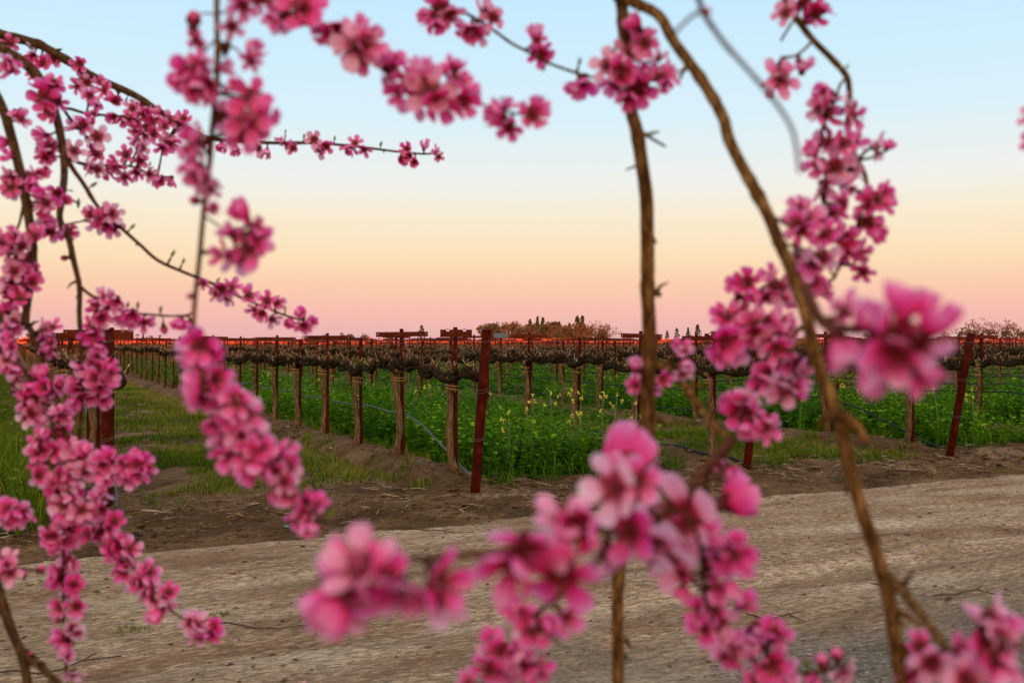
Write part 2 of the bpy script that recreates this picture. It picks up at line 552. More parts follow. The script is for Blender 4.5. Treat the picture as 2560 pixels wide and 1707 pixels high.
class Scatter:
    """many copies of small triangle prototypes joined into one mesh (for what nobody could count)"""
    def __init__(self):
        self.V, self.T, self.M, self.A = [], [], [], []
        self.n = 0

    def put(self, proto, pos, rz, sc, tone, tilt=None):
        v, t, mi, tn = proto
        k = len(pos)
        if k == 0:
            return
        c, s = np.cos(rz)[:, None], np.sin(rz)[:, None]
        P = v[None, :, :] * np.asarray(sc).reshape(k, -1)[:, None, :]
        x = P[:, :, 0] * c - P[:, :, 1] * s
        y = P[:, :, 0] * s + P[:, :, 1] * c
        z = P[:, :, 2]
        if tilt is not None:
            x = x + z * tilt[:, 0:1]
            y = y + z * tilt[:, 1:2]
        W = np.stack([x + pos[:, 0:1], y + pos[:, 1:2], z + pos[:, 2:3]], -1)
        self.V.append(W.reshape(-1, 3))
        off = self.n + np.arange(k)[:, None, None] * len(v)
        self.T.append((t[None] + off).reshape(-1, 3))
        self.M.append(np.tile(mi, k))
        self.A.append(np.clip(tn[None, :] + np.asarray(tone)[:, None], 0, 1).ravel())
        self.n += k * len(v)

    def build(self, name, mats, label=None, kind='stuff', parent=None):
        me = np_mesh(name, np.concatenate(self.V), np.concatenate(self.T), mats, np.concatenate(self.M), {'tone': np.concatenate(self.A)})
        o = link(name, me, parent)
        tag(o, label=label, kind=kind)
        return o


# ------------------------------------------------------------------ ground and road
def graded(a, b, step):
    return list(np.arange(a, b, step))


us = graded(-3000, -400, 260) + graded(-400, -60, 34) + graded(-60, -12, 3) + graded(-12, -4, .3) + graded(-4, 14, .06) + graded(14, 22, .12) + graded(22, 60, .31) + graded(60, 400, 17) + graded(400, 3001, 260)
vs_l = graded(-400, -40, 24) + graded(-40, 0, 2) + graded(0, 3, .25) + graded(3, 15, .055) + graded(15, 26, .14) + graded(26, 70, .5) + graded(70, 300, 12) + graded(300, 3300, 250)
us, vv = np.array(us), np.array(vs_l)
UU, VV = np.meshgrid(us, vv)
ZZ = gz(UU, VV)
# ground never reaches above the true height far away
GV = np.stack([UU, VV, ZZ], -1).reshape(-1, 3)
nu = len(us)
I, J = np.meshgrid(np.arange(len(vv) - 1), np.arange(nu - 1), indexing='ij')
A = (I * nu + J).ravel()
QUADS = np.stack([A, A + 1, A + 1 + nu, A + nu], -1)
cu = (us[:-1] + us[1:]) / 2
cv = (vv[:-1] + vv[1:]) / 2
CU, CV = np.meshgrid(cu, cv)
is_road = ((CV < road_edge(CU)) & (CV > 1.0)).ravel()


def sub_mesh(name, mask, m):
    q = QUADS[mask]
    used = np.unique(q)
    remap = np.zeros(len(GV), dtype=np.int64)
    remap[used] = np.arange(len(used))
    me = np_mesh(name, GV[used], remap[q], [m], smooth=True)
    o = link(name, me)
    o.rotation_euler = (0, 0, ROWA)
    tag(o, kind='structure')
    return o


g = sub_mesh('ground', ~is_road, M_SOIL)
g['label'] = 'brown rough soil of the vineyard with low berms under the rows'
g = sub_mesh('dirt_road', is_road, M_ROAD)
g['label'] = 'pale sandy dirt road with scattered litter crossing in front of the vineyard'

# unseen bank added behind the camera to keep low sun off the near ground
bk = MB()
prof = [(-84, -0.3), (-72, 3.3), (-64, 4.85), (-58, 4.90), (-50, 3.0), (-38, -0.3)]
xs_b = np.linspace(-420, 420, 60)
for x in xs_b:
    for y, z in prof:
        bk.v.append(Vector((x, y, z + (0.10 * math.sin(x * .05) if z > 0 else 0))))
npf = len(prof)
for i in range(len(xs_b) - 1):
    for j in range(npf - 1):
        a = i * npf + j
        bk.f.append((a, a + npf, a + npf + 1, a + 1)); bk.m.append(0)
tag(bk.build('shade_bank', [M_SHADEBANK]), kind='structure', label='unseen earth bank added behind the peach trees to shade the near ground')

# ------------------------------------------------------------------ vineyard
ORD = ['first', 'second', 'third', 'fourth', 'fifth', 'sixth', 'seventh', 'eighth', 'ninth', 'tenth', 'eleventh', 'twelfth', 'thirteenth',
       'fourteenth', 'fifteenth', 'sixteenth', 'seventeenth', 'eighteenth', 'nineteenth', 'twentieth', 'twenty-first', 'twenty-second',
       'twenty-third', 'twenty-fourth', 'twenty-fifth', 'twenty-sixth', 'twenty-seventh', 'twenty-eighth', 'twenty-ninth', 'thirtieth']
ROWNAME = ['behind the upright post', 'behind the leaning post beside mustard',
           'behind the blossom-hidden post', 'behind the post by the soil mound']
VSP = 1.76
V0 = 10.62
NROWS, NVINES = 46, 76


def row_u(k):
    return ROW0 + PITCH * k


def in_view(u, v, h, margin=1.04):
    x, y = uv2xy(u, v)
    return y > 1 and abs(x / y) < 0.5143 * margin + 0.6 / y


def vine_proto(seed, canes_apart=False, low=False):
    """one grapevine: trunk, two-armed cordon with short pruned spurs, orange ties"""
    rs = random.Random(seed)
    root = empty('grapevine')
    seg = 9
    bx, by = rs.uniform(-.05, .05), rs.uniform(-.06, .10)
    path, rad = [], []
    ph = rs.uniform(0, 6)
    for i in range(seg + 1):
        t = i / seg
        path.append((bx * (1 - t) ** 2 + .034 * math.sin(t * 7 + ph) * (1 - t * .5), by * (1 - t) ** 1.6 + .034 * math.sin(t * 5 + ph * 2), -.08 + 1.34 * t))
        rad.append((.044 - .010 * t) * rs.uniform(.88, 1.1) + (.016 * (1 - t) ** 6))
    tb = MB(); tb.tube(path, rad, 9, wob=.10, seed=seed)
    tb.ball((0, 0, 1.27), .062, 0, 8, 5, (1, 1.2, 1.0), .15, seed)
    tb.build('trunk', [M_TRUNK], root)
    cb = MB()
    cane_specs = []
    for s in (-1, 1):
        pts, rr = [], []
        ph = rs.uniform(0, 6)
        for i in range(10):
            t = i / 9
            pts.append(Vector((.03 * math.sin(t * 6 + ph), s * .90 * t, 1.27 + .05 * math.sin(min(1, t * 2.2) * 1.57) + .030 * math.sin(t * 9 + ph))))
            rr.append((.047 - .014 * t) * rs.uniform(.75, 1.3))
        cb.tube(pts, rr, 7, 0, True, .2, seed + s)
        for q in range(11):
            t = (q * 9 / 11 + .4 + rs.uniform(-.25, .25)) / 9
            i = min(8, int(t * 9)); fr = t * 9 - i
            p = pts[i].lerp(pts[i + 1], max(0, min(1, fr)))
            k1 = p + Vector((rs.uniform(-.05, .05), rs.uniform(-.02, .02), rs.uniform(.03, .08)))
            cb.ball(k1, rs.uniform(.026, .052), 0, 7, 5, (1, 1, 1.5), .38, rs.randint(0, 9999))
            for _ in range(rs.choice((1, 1, 2, 2))):
                L = rs.uniform(.08, .23) * (1.5 if rs.random() < .12 else 1)
                d = Vector((rs.uniform(-.8, .8), rs.uniform(-.8, .8), 1.0)).normalized()
                mid = k1 + d * L * .5 + Vector((rs.uniform(-.012, .012), rs.uniform(-.012, .012), 0))
                cane_specs.append(([k1, mid, k1 + d * L + Vector((rs.uniform(-.02, .02), rs.uniform(-.02, .02), 0))], rs.uniform(.006, .0105)))
    if canes_apart:
        co = cb.build('cordon', [M_CORDON], root)
        for pth, r in cane_specs:
            b = MB(); b.tube(pth, [r * 1.25, r, r * .85], 5); b.build('cane', [M_CANE], co)
    else:
        for pth, r in cane_specs:
            cb.tube(pth, [r * 1.25, r, r * .9], 4, 1)
        cb.build('cordon', [M_CORDON, M_CANE], root)
    for zt in (rs.uniform(1.06, 1.14), rs.uniform(1.16, 1.22)):
        ring = []
        rw = .062
        for i in range(13):
            a = 2 * math.pi * i / 12
            ring.append((.02 + (rw + .014) * math.cos(a), rw * math.sin(a), zt + .012 * math.cos(a + ph)))
        b = MB(); b.tube(ring, .0045, 4, cap=False)
        if rs.random() < .7:
            b.tube([ring[3], (ring[3][0] + .03, ring[3][1] - .05, zt - .01), (ring[3][0] + .04, ring[3][1] - .08, zt - .05)], .004, 4)
        b.build('tie', [M_TIE], root)
    return root


def stake_proto(kind, seed):
    """rusty line stake beside each vine: plain, with a long plain crossarm or with a short notched one"""
    rs = random.Random(seed)
    root = empty('vineyard_stake')
    top = 1.55 if kind == 'plain' else 1.655
    b = MB()
    b.box((.075, .0, top / 2 - .1), (.034, .008, top + .2))
    b.box((.092, .013, top / 2 - .1), (.007, .034, top + .2))
    b.box((.058, .013, top / 2 - .1), (.007, .034, top + .2))
    b.build('stake', [M_RUST], root, False)
    if kind == 'long':
        a = MB()
        L, H = .74, .058
        for (xa, xb) in ((-L / 2, -L / 2 + .022), (-L / 2 + .034, L / 2 - .034), (L / 2 - .022, L / 2)):
            a.box(((xa + xb) / 2 + .075, -.012, 1.58), (xb - xa, .006, H))
        for s in (-1, 1):     # bridges above and below the wire hole
            for dz, hh in ((.020, .018), (-.016, .026)):
                a.box((s * (L / 2 - .028) + .075, -.012, 1.58 + dz), (.012, .006, hh))
        a.box((.075, 0, 1.58 + H / 2 + .004), (L, .030, .006))
        a.build('crossarm', [M_RUST2], root, False)
    elif kind == 'notched':
        a = MB()
        L = .40
        a.box((.075, -.012, 1.575), (L, .006, .060))
        for xa, xb in ((-.20, -.125), (-.085, .085), (.125, .20)):
            a.box(((xa + xb) / 2 + .075, -.012, 1.616), (xb - xa, .006, .022))
        for xc in (-.105, .105):
            a.box((xc + .075, -.012, 1.632), (.022, .006, .010))
        a.box((.075, .002, 1.543), (L, .024, .006))
        a.build('crossarm', [M_RUST2], root, False)
    return root


# which vines are drawn one by one: the 290 that show largest
slots = []
for k in range(NROWS):
    for i in range(NVINES):
        u, v = row_u(k), V0 + VSP * i
        if in_view(u, v, 1.5):
            x, y = uv2xy(u, v)
            slots.append((y, k, i, u, v))
slots.sort()
NEAR_N = 285
near, far = slots[:NEAR_N], slots[NEAR_N:]

protos = [vine_proto(100 + s) for s in range(7)]
sprotos = {kd: [stake_proto(kd, 5)] for kd in ('plain', 'long', 'notched')}
used_proto = set()


def arm_kind(k, i):
    if i == 0:
        return 'notched'
    return 'long' if i % 2 == 1 else 'plain'


def vine_label(k, i):
    if k < 4 and i < len(ORD):
        return 'gnarled grapevine, %s vine %s' % (ORD[i], ROWNAME[k])
    if k < 4:
        return 'thin looking grapevine far down the row %s' % ROWNAME[k]
    return 'pruned grapevine deep in the %s vineyard row counted from the upright post' % ORD[k]


for n, (y, k, i, u, v) in enumerate(near):
    rs = random.Random(k * 1000 + i)
    z = gz1(u, v)
    wx, wy = uv2xy(u, v)
    if n < 22:
        o = vine_proto(500 + n, True)
    else:
        pi_ = rs.randrange(len(protos))
        if pi_ in used_proto:
            o = copy_tree(protos[pi_])
        else:
            o = protos[pi_]; used_proto.add(pi_)
    o.location = (wx, wy, z)
    o.rotation_euler = (0, 0, ROWA + (math.pi if rs.random() < .5 else 0) + rs.uniform(-.04, .04))
    s = rs.uniform(.96, 1.04)
    o.scale = (s, 1.0, s * .855)
    tag(o, vine_label(k, i), 'grapevine', 'pruned grapevines of the %s row' % ORD[min(k, 29)])
    kd = arm_kind(k, i)
    st = sprotos[kd][0]
    if st.get('label'):
        st = copy_tree(st)
    st.location = (wx, wy, z)
    st.rotation_euler = (rs.uniform(-.02, .02), rs.uniform(-.02, .02), ROWA + rs.uniform(-.08, .08))
    desc = {'plain': 'thin rusty stake', 'long': 'rusty stake with long crossarm', 'notched': 'rusty stake with notched arm'}[kd]
    if k < 4 and i < len(ORD):
        lb = '%s at the %s vine %s' % (desc, ORD[i], ROWNAME[k])
    elif k < 4:
        lb = '%s far down the row %s' % (desc, ROWNAME[k])
    else:
        lb = '%s deep in the %s vineyard row' % (desc, ORD[k])
    tag(st, lb, 'stake', '%s stakes of the %s row' % (kd, ORD[min(k, 29)]))
for j, p in enumerate(protos):
    if j not in used_proto:
        for c in list(p.children):
            bpy.data.objects.remove(c)
        bpy.data.objects.remove(p)


def tri_proto(mb, tone=0.5):
    """MB -> triangle prototype for Scatter"""
    v = np.array([tuple(p) for p in mb.v], float)
    t, mi = [], []
    for f, m_ in zip(mb.f, mb.m):
        for q in range(1, len(f) - 1):
            t.append((f[0], f[q], f[q + 1])); mi.append(m_)
    return v, np.array(t, int), np.array(mi, int), np.full(len(v), float(tone))


def far_vine(seed):
    rs = random.Random(seed)
    b = MB()
    b.tube([(0, rs.uniform(-.1, .1), -.1), (rs.uniform(-.03, .03), rs.uniform(-.03, .03), .6), (0, 0, 1.25)], [.05, .042, .04], 5, 0, False)
    b.tube([(0, -.9, 1.34), (.02, -.45, 1.31), (0, 0, 1.27), (-.02, .45, 1.32), (0, .9, 1.34)], [.035, .05, .055, .05, .035], 5, 1, False)
    for q in range(20):
        y = rs.uniform(-.88, .88)
        L = rs.uniform(.12, .30)
        x0 = rs.uniform(-.03, .03)
        dx, dy = rs.uniform(-.12, .12), rs.uniform(-.12, .12)
        w = rs.uniform(.006, .011)
        nb = len(b.v)
        for p in ((x0 - w, y, 1.33), (x0 + w, y, 1.33), (x0 + dx + w * .7, y + dy, 1.36 + L), (x0 + dx - w * .7, y + dy, 1.36 + L)):
            b.v.append(Vector(p))
        b.f.append((nb, nb + 1, nb + 2, nb + 3)); b.m.append(2)
    return tri_proto(b)


def far_stake(kind):
    b = MB()
    top = 1.55 if kind == 'plain' else 1.655
    b.box((.075, .0, top / 2), (.034, .034, top))
    if kind != 'plain':
        b.box((.075, -.03, 1.58), (.74, .03, .06))
    return tri_proto(b)


sc_v, sc_s = Scatter(), Scatter()
fp = [far_vine(s) for s in range(5)]
fs = {kd: far_stake(kd) for kd in ('plain', 'long')}
fa = np.array([(u, v, i) for (y, k, i, u, v) in far])
fx, fy = uv2xy(fa[:, 0], fa[:, 1])
fpos = np.stack([fx, fy, gz(fa[:, 0], fa[:, 1])], -1)
sel = RNG.integers(0, 5, len(fa))
for q in range(5):
    m_ = sel == q
    sc_v.put(fp[q] if True else None, fpos[m_], ROWA + np.pi * RNG.integers(0, 2, m_.sum()), RNG.uniform(.80, .87, (m_.sum(), 1)), np.zeros(m_.sum()))
for kd, m_ in (('long', fa[:, 2] % 2 == 1), ('plain', fa[:, 2] % 2 == 0)):
    sc_s.put(fs[kd], fpos[m_], np.full(m_.sum(), ROWA), RNG.uniform(.98, 1.02, (m_.sum(), 1)), np.zeros(m_.sum()))
# the last block of the vineyard, far off, its canes coloured red for the last sun
fb_u, fb_v = [], []
for k in range(0, 130):
    u_ = row_u(k)
    for v_ in np.arange(40 + V0 if k >= 12 else 80, 250, 2.4):
        x_, y_ = uv2xy(u_, v_)
        if 58 < y_ < 262 and in_view(u_, v_, 1):
            fb_u.append(u_); fb_v.append(v_)
fb_u, fb_v = np.array(fb_u), np.array(fb_v)


def sunset_vine(seed):
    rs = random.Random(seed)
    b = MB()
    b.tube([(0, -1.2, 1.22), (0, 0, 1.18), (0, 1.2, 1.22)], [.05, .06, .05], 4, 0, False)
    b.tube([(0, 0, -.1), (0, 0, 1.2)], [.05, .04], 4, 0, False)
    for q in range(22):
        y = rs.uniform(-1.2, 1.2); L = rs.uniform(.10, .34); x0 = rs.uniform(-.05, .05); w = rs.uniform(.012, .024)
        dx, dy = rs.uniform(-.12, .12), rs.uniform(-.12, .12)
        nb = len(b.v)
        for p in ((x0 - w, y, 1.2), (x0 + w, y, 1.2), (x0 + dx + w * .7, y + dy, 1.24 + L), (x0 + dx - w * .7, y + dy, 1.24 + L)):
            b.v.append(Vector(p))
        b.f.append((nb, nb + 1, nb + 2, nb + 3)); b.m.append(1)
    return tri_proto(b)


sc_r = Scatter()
rp = [sunset_vine(s_) for s_ in range(4)]
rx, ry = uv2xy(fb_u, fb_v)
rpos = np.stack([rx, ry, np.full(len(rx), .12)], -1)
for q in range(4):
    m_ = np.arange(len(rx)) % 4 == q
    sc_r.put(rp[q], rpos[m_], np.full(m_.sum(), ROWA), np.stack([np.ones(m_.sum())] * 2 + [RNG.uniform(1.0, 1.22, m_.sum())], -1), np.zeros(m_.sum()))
sc_r.build('sunset_tinted_vine_foliage', [M_CORDON, M_SUNSETCANE], 'far block of vines with canes coloured red orange for the last sun')
sc_v.build('distant_vine_foliage', [M_TRUNK, M_CORDON, M_CANE], 'hundreds of farther vines merging into one dark brown band')
sc_s.build('distant_trellis', [M_RUST, M_RUST2][0:1], 'far rusty stakes and crossarms glowing red in the last sun')

# end posts
POSTS = [(0, 10.27, 0.0, 'upright thick dark red steel post behind the dense pink blossom'),
         (1, 9.93, .17, 'thick dark red steel end post leaning beside the mustard strip'),
         (2, 10.20, .17, 'dark red steel end post half hidden behind pink blossom'),
         (3, 9.92, .20, 'rust red leaning end post beside a mound of dug soil'), (4, 10.1, .18, 'rust red leaning end post of the fifth row')]
for k, v, lean, lb in POSTS[:4]:
    u = row_u(k) + (.28 if k == 2 else 0)
    z0 = gz1(u, v)
    x, y = uv2xy(u, v)
    root = empty('end_post', (x, y, z0), ROWA)
    dirv = Vector((0, -math.sin(lean), math.cos(lean)))
    b = MB()
    L = 1.82 if lean == 0 else 1.96
    zs = [-.25, 0, .4, .9, 1.4, L - .15, L - .15 + .0001]
    b.tube([dirv * t for t in (-.25, .1, .6, 1.2, L - .18)], .053, 18)
    b.build('post', [M_RUST], root)
    cpb = MB(); cpb.tube([dirv * (L - .18), dirv * (L - .15)], [.053, .044], 18); cpb.build('cap', [M_RUST], root)
    for t in (.60, .62, 1.13, 1.16, L - .28, L - .27):
        ring = []
        e1 = Vector((1, 0, 0)); e2 = dirv.cross(e1)
        for i in range(17):
            a = 2 * math.pi * i / 16
            ring.append(dirv * (t + .012 * math.cos(a)) + (e1 * math.cos(a) + e2 * math.sin(a)) * .0555)
        rb = MB(); rb.tube(ring, .0028, 4, cap=False); rb.build('wire_wrap', [M_WIRE], root)
    tag(root, lb, 'post', 'steel end posts of the vine rows')

# wires and drip hoses, one thing per row and height
for k in range(0, 9):
    vs0 = 10.0
    vend = min(V0 + VSP * 60, 90)
    rn = ROWNAME[k] if k < 4 else 'of the %s vineyard row' % ORD[k]
    for du, zw, nm in ((-.28, 1.57, 'upper'), (.43, 1.57, 'upper second'), (0.0, 1.19, 'cordon')):
        p = []
        v = vs0
        z_end = {1.57: 1.50, 1.19: 1.10}[zw]
        pu = row_u(k)
        p.append((pu, vs0 - .02, z_end + gz1(pu, vs0)))
        v = V0 if nm == 'cordon' else V0 + VSP
        while v < vend:
            p.append((pu + du, v, zw + .1 + (-.02 if nm == 'cordon' else 0)))
            p.append((pu + du, v + VSP / 2, zw + .1 - .012))
            v += VSP
        b = MB()
        b.tube([Vector((*uv2xy(a_, b_), c_)) for a_, b_, c_ in p], .0017 if zw > 1.5 else .002, 4, cap=False)
        o = b.build('trellis_wire', [M_WIRE])
        tag(o, 'thin %s trellis wire strung along the row %s' % (nm, rn), 'wire', 'trellis wires')
    # drip hose
    hp = []
    if k in (0, 1, 3):
        hp += [(row_u(k) + .06, 9.98, .10), (row_u(k) + .1, 10.4, .16), (row_u(k) + .1, 11.0, .36), (row_u(k) + .1, 11.7, .58)]
        v = 12.4
    else:
        v = V0
    while v < vend:
        s = 1 + .03 * math.sin(v * 2.3 + k)
        hp.append((row_u(k) + .1, v, .70 * s + gz1(row_u(k), min(v, 60)) - .14))
        v += VSP / 3
    b = MB()
    b.tube([Vector((*uv2xy(a_, b_), c_)) for a_, b_, c_ in hp], .0125 if k != 2 else .008, 7)
    o = b.build('drip_hose', [M_HOSE if k < 2 else M_HOSE_B])
    tag(o, '%s drip hose strung low along the row %s' % ('grey' if k < 2 else 'black', rn), 'hose', 'drip hoses')
hp = []
v = 10.9
while v < 60:
    hp.append((row_u(2) + .05 + .05 * math.sin(v * 1.3), v, gz1(row_u(2) + .05, v) + .035 + .02 * math.sin(v * 2)))
    v += .5
hp = [(row_u(2) + .35, 10.2, gz1(row_u(2) + .35, 10.2) + .01), (row_u(2) + .3, 10.5, .10)] + hp
b = MB(); b.tube([Vector((*uv2xy(a_, b_), c_)) for a_, b_, c_ in hp], .019, 8)
tag(b.build('irrigation_hose', [M_HOSE_B]), 'thick black hose lying on the berm of the middle row beyond the mustard', 'hose')

# turquoise tape ends tied on some cordons
for q, (k, i, du, dz) in enumerate(((1, 1, .04, 1.30), (1, 4, .03, 1.28), (2, 1, .1, 1.20), (2, 2, -.05, 1.26), (2, 4, .05, 1.24), (3, 1, .05, 1.28), (3, 2, .1, 1.25), (0, 1, .12, .78))):
    u, v = row_u(k), V0 + VSP * i - .15
    x, y = uv2xy(u + du, v)
    b = MB()
    b.box((0, 0, 0), (.022, .006, .05), rot=Matrix.Rotation(.3 * (q - 3), 3, 'Y'))
    b.ball((0, 0, .03), .016, 0, 6, 4)
    o = b.build('plastic_tape', [M_TAPE]); o.location = (x, y, dz - .14 + gz1(u, v))
    tag(o, 'turquoise tape near the %s vine %s' % (ORD[i], ROWNAME[k]), 'tape', 'bits of turquoise tape')


# ------------------------------------------------------------------ grass and cover crop
def blade_tuft(nb, h, w, spread, seed, dry=0.1):
    rs = random.Random(seed)
    v, t, tn = [], [], []
    for _ in range(nb):
        a = rs.uniform(0, 6.28); r = rs.uniform(0, spread)
        x, y = r * math.cos(a), r * math.sin(a)
        hh = h * rs.uniform(.55, 1.1)
        lean = rs.uniform(.15, 1.1) * hh
        b2 = rs.uniform(0, 6.28)
        dx, dy = math.cos(b2), math.sin(b2)
        px_, py_ = -dy * w / 2, dx * w / 2
        n0 = len(v)
        tone = rs.uniform(.1, .8) if rs.random() > dry else 1.0
        v += [(x - px_, y - py_, -.01), (x + px_, y + py_, -.01),
              (x + dx * lean * .35 - px_ * .8, y + dy * lean * .35 - py_ * .8, hh * .6), (x + dx * lean * .35 + px_ * .8, y + dy * lean * .35 + py_ * .8, hh * .6),
              (x + dx * lean, y + dy * lean, hh)]
        t += [(n0, n0 + 1, n0 + 3), (n0, n0 + 3, n0 + 2), (n0 + 2, n0 + 3, n0 + 4)]
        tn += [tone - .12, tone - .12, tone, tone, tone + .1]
    return np.array(v), np.array(t), np.zeros(len(t), int), np.array(tn) - .5


def mustard(seed, h=.8, nl=20, ls=.075, flower=False):
    """one upright leafy mustard plant as triangles; tone is stored per leaf"""
    rs = random.Random(seed)
    v, t, mi, tn = [], [], [], []

    def leaf(p, a, L, el, tone):
        d = Vector((math.cos(a) * math.cos(el), math.sin(a) * math.cos(el), math.sin(el)))
        s = Vector((-math.sin(a), math.cos(a), 0)) * L * rs.uniform(.28, .42)
        up = d.cross(s).normalized() * L * .10
        n0 = len(v)
        v.extend([p, p + d * L * .45 + s + up, p + d * L * .5 - up * .4, p + d * L * .45 - s + up, p + d * L * .98 - Vector((0, 0, L * .18)), p + d * L * .8 + s * .7, p + d * L * .8 - s * .7])
        t.extend([(n0, n0 + 1, n0 + 2), (n0, n0 + 2, n0 + 3), (n0 + 1, n0 + 5, n0 + 2), (n0 + 2, n0 + 6, n0 + 3), (n0 + 5, n0 + 4, n0 + 2), (n0 + 2, n0 + 4, n0 + 6)])
        mi.extend([0] * 6); tn.extend([tone] * 7)

    nst = 3
    for s_ in range(nst):
        bx, by = rs.uniform(-.05, .05), rs.uniform(-.05, .05)
        ex, ey = bx + rs.uniform(-.16, .16) * h, by + rs.uniform(-.16, .16) * h
        hh = h * rs.uniform(.72, 1.05)
        n0 = len(v)
        w = .004
        v.extend([Vector((bx - w, by, 0)), Vector((bx + w, by, 0)), Vector((ex, ey, hh)), Vector((bx, by - w, 0)), Vector((bx, by + w, 0)), Vector((ex, ey, hh))])
        t.extend([(n0, n0 + 1, n0 + 2), (n0 + 3, n0 + 4, n0 + 5)]); mi.extend([0, 0]); tn.extend([.75] * 6)
        for q in range(nl // nst):
            f = (q + rs.random()) / (nl / nst)
            p = Vector((bx + (ex - bx) * f, by + (ey - by) * f, hh * f))
            L = ls * (1.5 - .95 * f) * rs.uniform(.7, 1.3)
            leaf(p, rs.uniform(0, 6.28), L, rs.uniform(-.1, .7), rs.uniform(.15, .75) + .18 * (rs.random() < .2))
        if flower:
            for q in range(7):
                p = Vector((ex + rs.uniform(-.022, .022), ey + rs.uniform(-.022, .022), hh + rs.uniform(-.03, .04)))
                n0 = len(v); e = rs.uniform(.008, .014); a = rs.uniform(0, 6.28)
                c_, s2 = math.cos(a) * e, math.sin(a) * e
                v.extend([p + Vector((c_, s2, 0)), p + Vector((-s2, c_, .004)), p + Vector((-c_, -s2, 0)), p + Vector((s2, -c_, .004)), p + Vector((0, 0, e)), p + Vector((0, 0, -e))])
                t.extend([(n0, n0 + 1, n0 + 4), (n0 + 1, n0 + 2, n0 + 4), (n0 + 2, n0 + 3, n0 + 4), (n0 + 3, n0, n0 + 4), (n0, n0 + 5, n0 + 1), (n0 + 2, n0 + 5, n0 + 3)])
                mi.extend([1] * 6); tn.extend([.5] * 6)
    return np.array([tuple(p) for p in v]), np.array(t), np.array(mi), np.array(tn) - .5


def points(u0, u1, v0, v1, dens):
    n = int(max(0, (u1 - u0) * (v1 - v0) * dens)) if v1 > v0 else 0
    v1 = max(v1, v0)
    return RNG.uniform(u0, u1, n), RNG.uniform(v0, v1, n)


def uvpos(u, v, dz=0.0):
    x, y = uv2xy(u, v)
    return np.stack([x, y, gz(u, v) + dz], -1)


P_M = [mustard(s, .80, 27, .105) for s in range(6)]
P_MF = [mustard(30 + s, .95, 22, .075, True) for s in range(3)]
P_MFAR = [mustard(60 + s, .80, 12, .17) for s in range(4)]


def cover(k, bands, name, label, u_in=.72, u_out=.72, v_in=10.35, hs=1.0):
    s = Scatter()
    for va, vb, dens, kind in bands:
        u, v = points(row_u(k) + u_in, row_u(k + 1) - u_out, max(va, v_in), vb, dens)
        keep = np.array([in_view(a, b_, 1) for a, b_ in zip(u, v)], bool) if len(u) else np.zeros(0, bool)
        u, v = u[keep], v[keep]
        # ragged front edge and flanks
        edge = (v - v_in) > .45 * fbm(u * 1.3, v * 0 + k, 3, 71) - .1
        u, v = u[edge], v[edge]
        pos = uvpos(u, v, -.02)
        hmod = hs * (.72 + .5 * fbm(u * .55, v * .55, 3, 81)) * np.clip(.62 + (v - v_in) * .8, .6, 1)
        pl = (P_M if kind == 'n' else P_MFAR)
        pick = RNG.integers(0, len(pl), len(u))
        tone = (fbm(u * .9, v * .9, 3, 91) - .5) * .5 + RNG.uniform(-.08, .08, len(u)) + .5
        for q in range(len(pl)):
            m_ = pick == q
            n = m_.sum()
            sc = np.stack([hmod[m_] ** .5 * RNG.uniform(.85, 1.15, n)] * 2 + [hmod[m_] * RNG.uniform(.62, 1.18, n)], -1)
            s.put(pl[q], pos[m_], RNG.uniform(0, 6.28, n), sc, tone[m_], RNG.normal(0, .10, (n, 2)))
        if kind == 'n':
            u2, v2 = points(row_u(k) + u_in, row_u(k + 1) - u_out, max(va, v_in + .2), vb, .22)
            for q in range(3):
                m_ = np.arange(len(u2)) % 3 == q
                n = m_.sum()
                s.put(P_MF[q], uvpos(u2[m_], v2[m_], -.02), RNG.uniform(0, 6.28, n), RNG.uniform(.8, 1.05, (n, 1)), np.full(n, .55), RNG.normal(0, .06, (n, 2)))
        # skirt of long grass
        u3, v3 = points(row_u(k) + u_in - .18, row_u(k + 1) - u_out + .15, max(va, v_in - .1), min(vb, 24), dens * 1.4)
        if len(u3):
            for q in range(3):
                m_ = np.arange(len(u3)) % 3 == q
                n = m_.sum()
                s.put(P_LONG[q], uvpos(u3[m_], v3[m_]), RNG.uniform(0, 6.28, n), RNG.uniform(.45, .95, (n, 1)), np.full(n, .45), RNG.normal(0, .1, (n, 2)))
    return s.build(name, [M_LEAF, M_YELLOW], label)


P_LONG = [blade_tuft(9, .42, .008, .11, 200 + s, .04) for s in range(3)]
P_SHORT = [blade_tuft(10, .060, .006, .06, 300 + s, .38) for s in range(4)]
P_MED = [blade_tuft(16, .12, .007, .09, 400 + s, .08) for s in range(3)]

cover(1, [(10, 15, 30, 'n'), (15, 24, 20, 'n'), (24, 40, 8, 'f'), (40, 75, 5, 'f')], 'mustard_undergrowth', 'waist high green mustard cover crop filling the strip beside the leaning post')
cover(3, [(10, 15, 26, 'n'), (15, 24, 16, 'n'), (24, 40, 8, 'f'), (40, 75, 5, 'f')], 'mustard_undergrowth', 'dense dark green mustard strip behind the half hidden post', v_in=10.6)
cover(4, [(10, 16, 20, 'n'), (16, 30, 8, 'f'), (30, 75, 5, 'f')], 'mustard_undergrowth', 'tall green mustard strip behind the soil mound', v_in=10.3, hs=1.05)
cover(5, [(10, 30, 7, 'f'), (30, 75, 5, 'f')], 'mustard_undergrowth', 'green mustard strip two rows beyond the soil mound', hs=1.05)
for k in range(6, 12):
    cover(k, [(10, 75, 4, 'f')], 'mustard_undergrowth', 'far green cover crop strip between the %s and %s vineyard rows' % (ORD[k], ORD[k + 1]), hs=1.0)
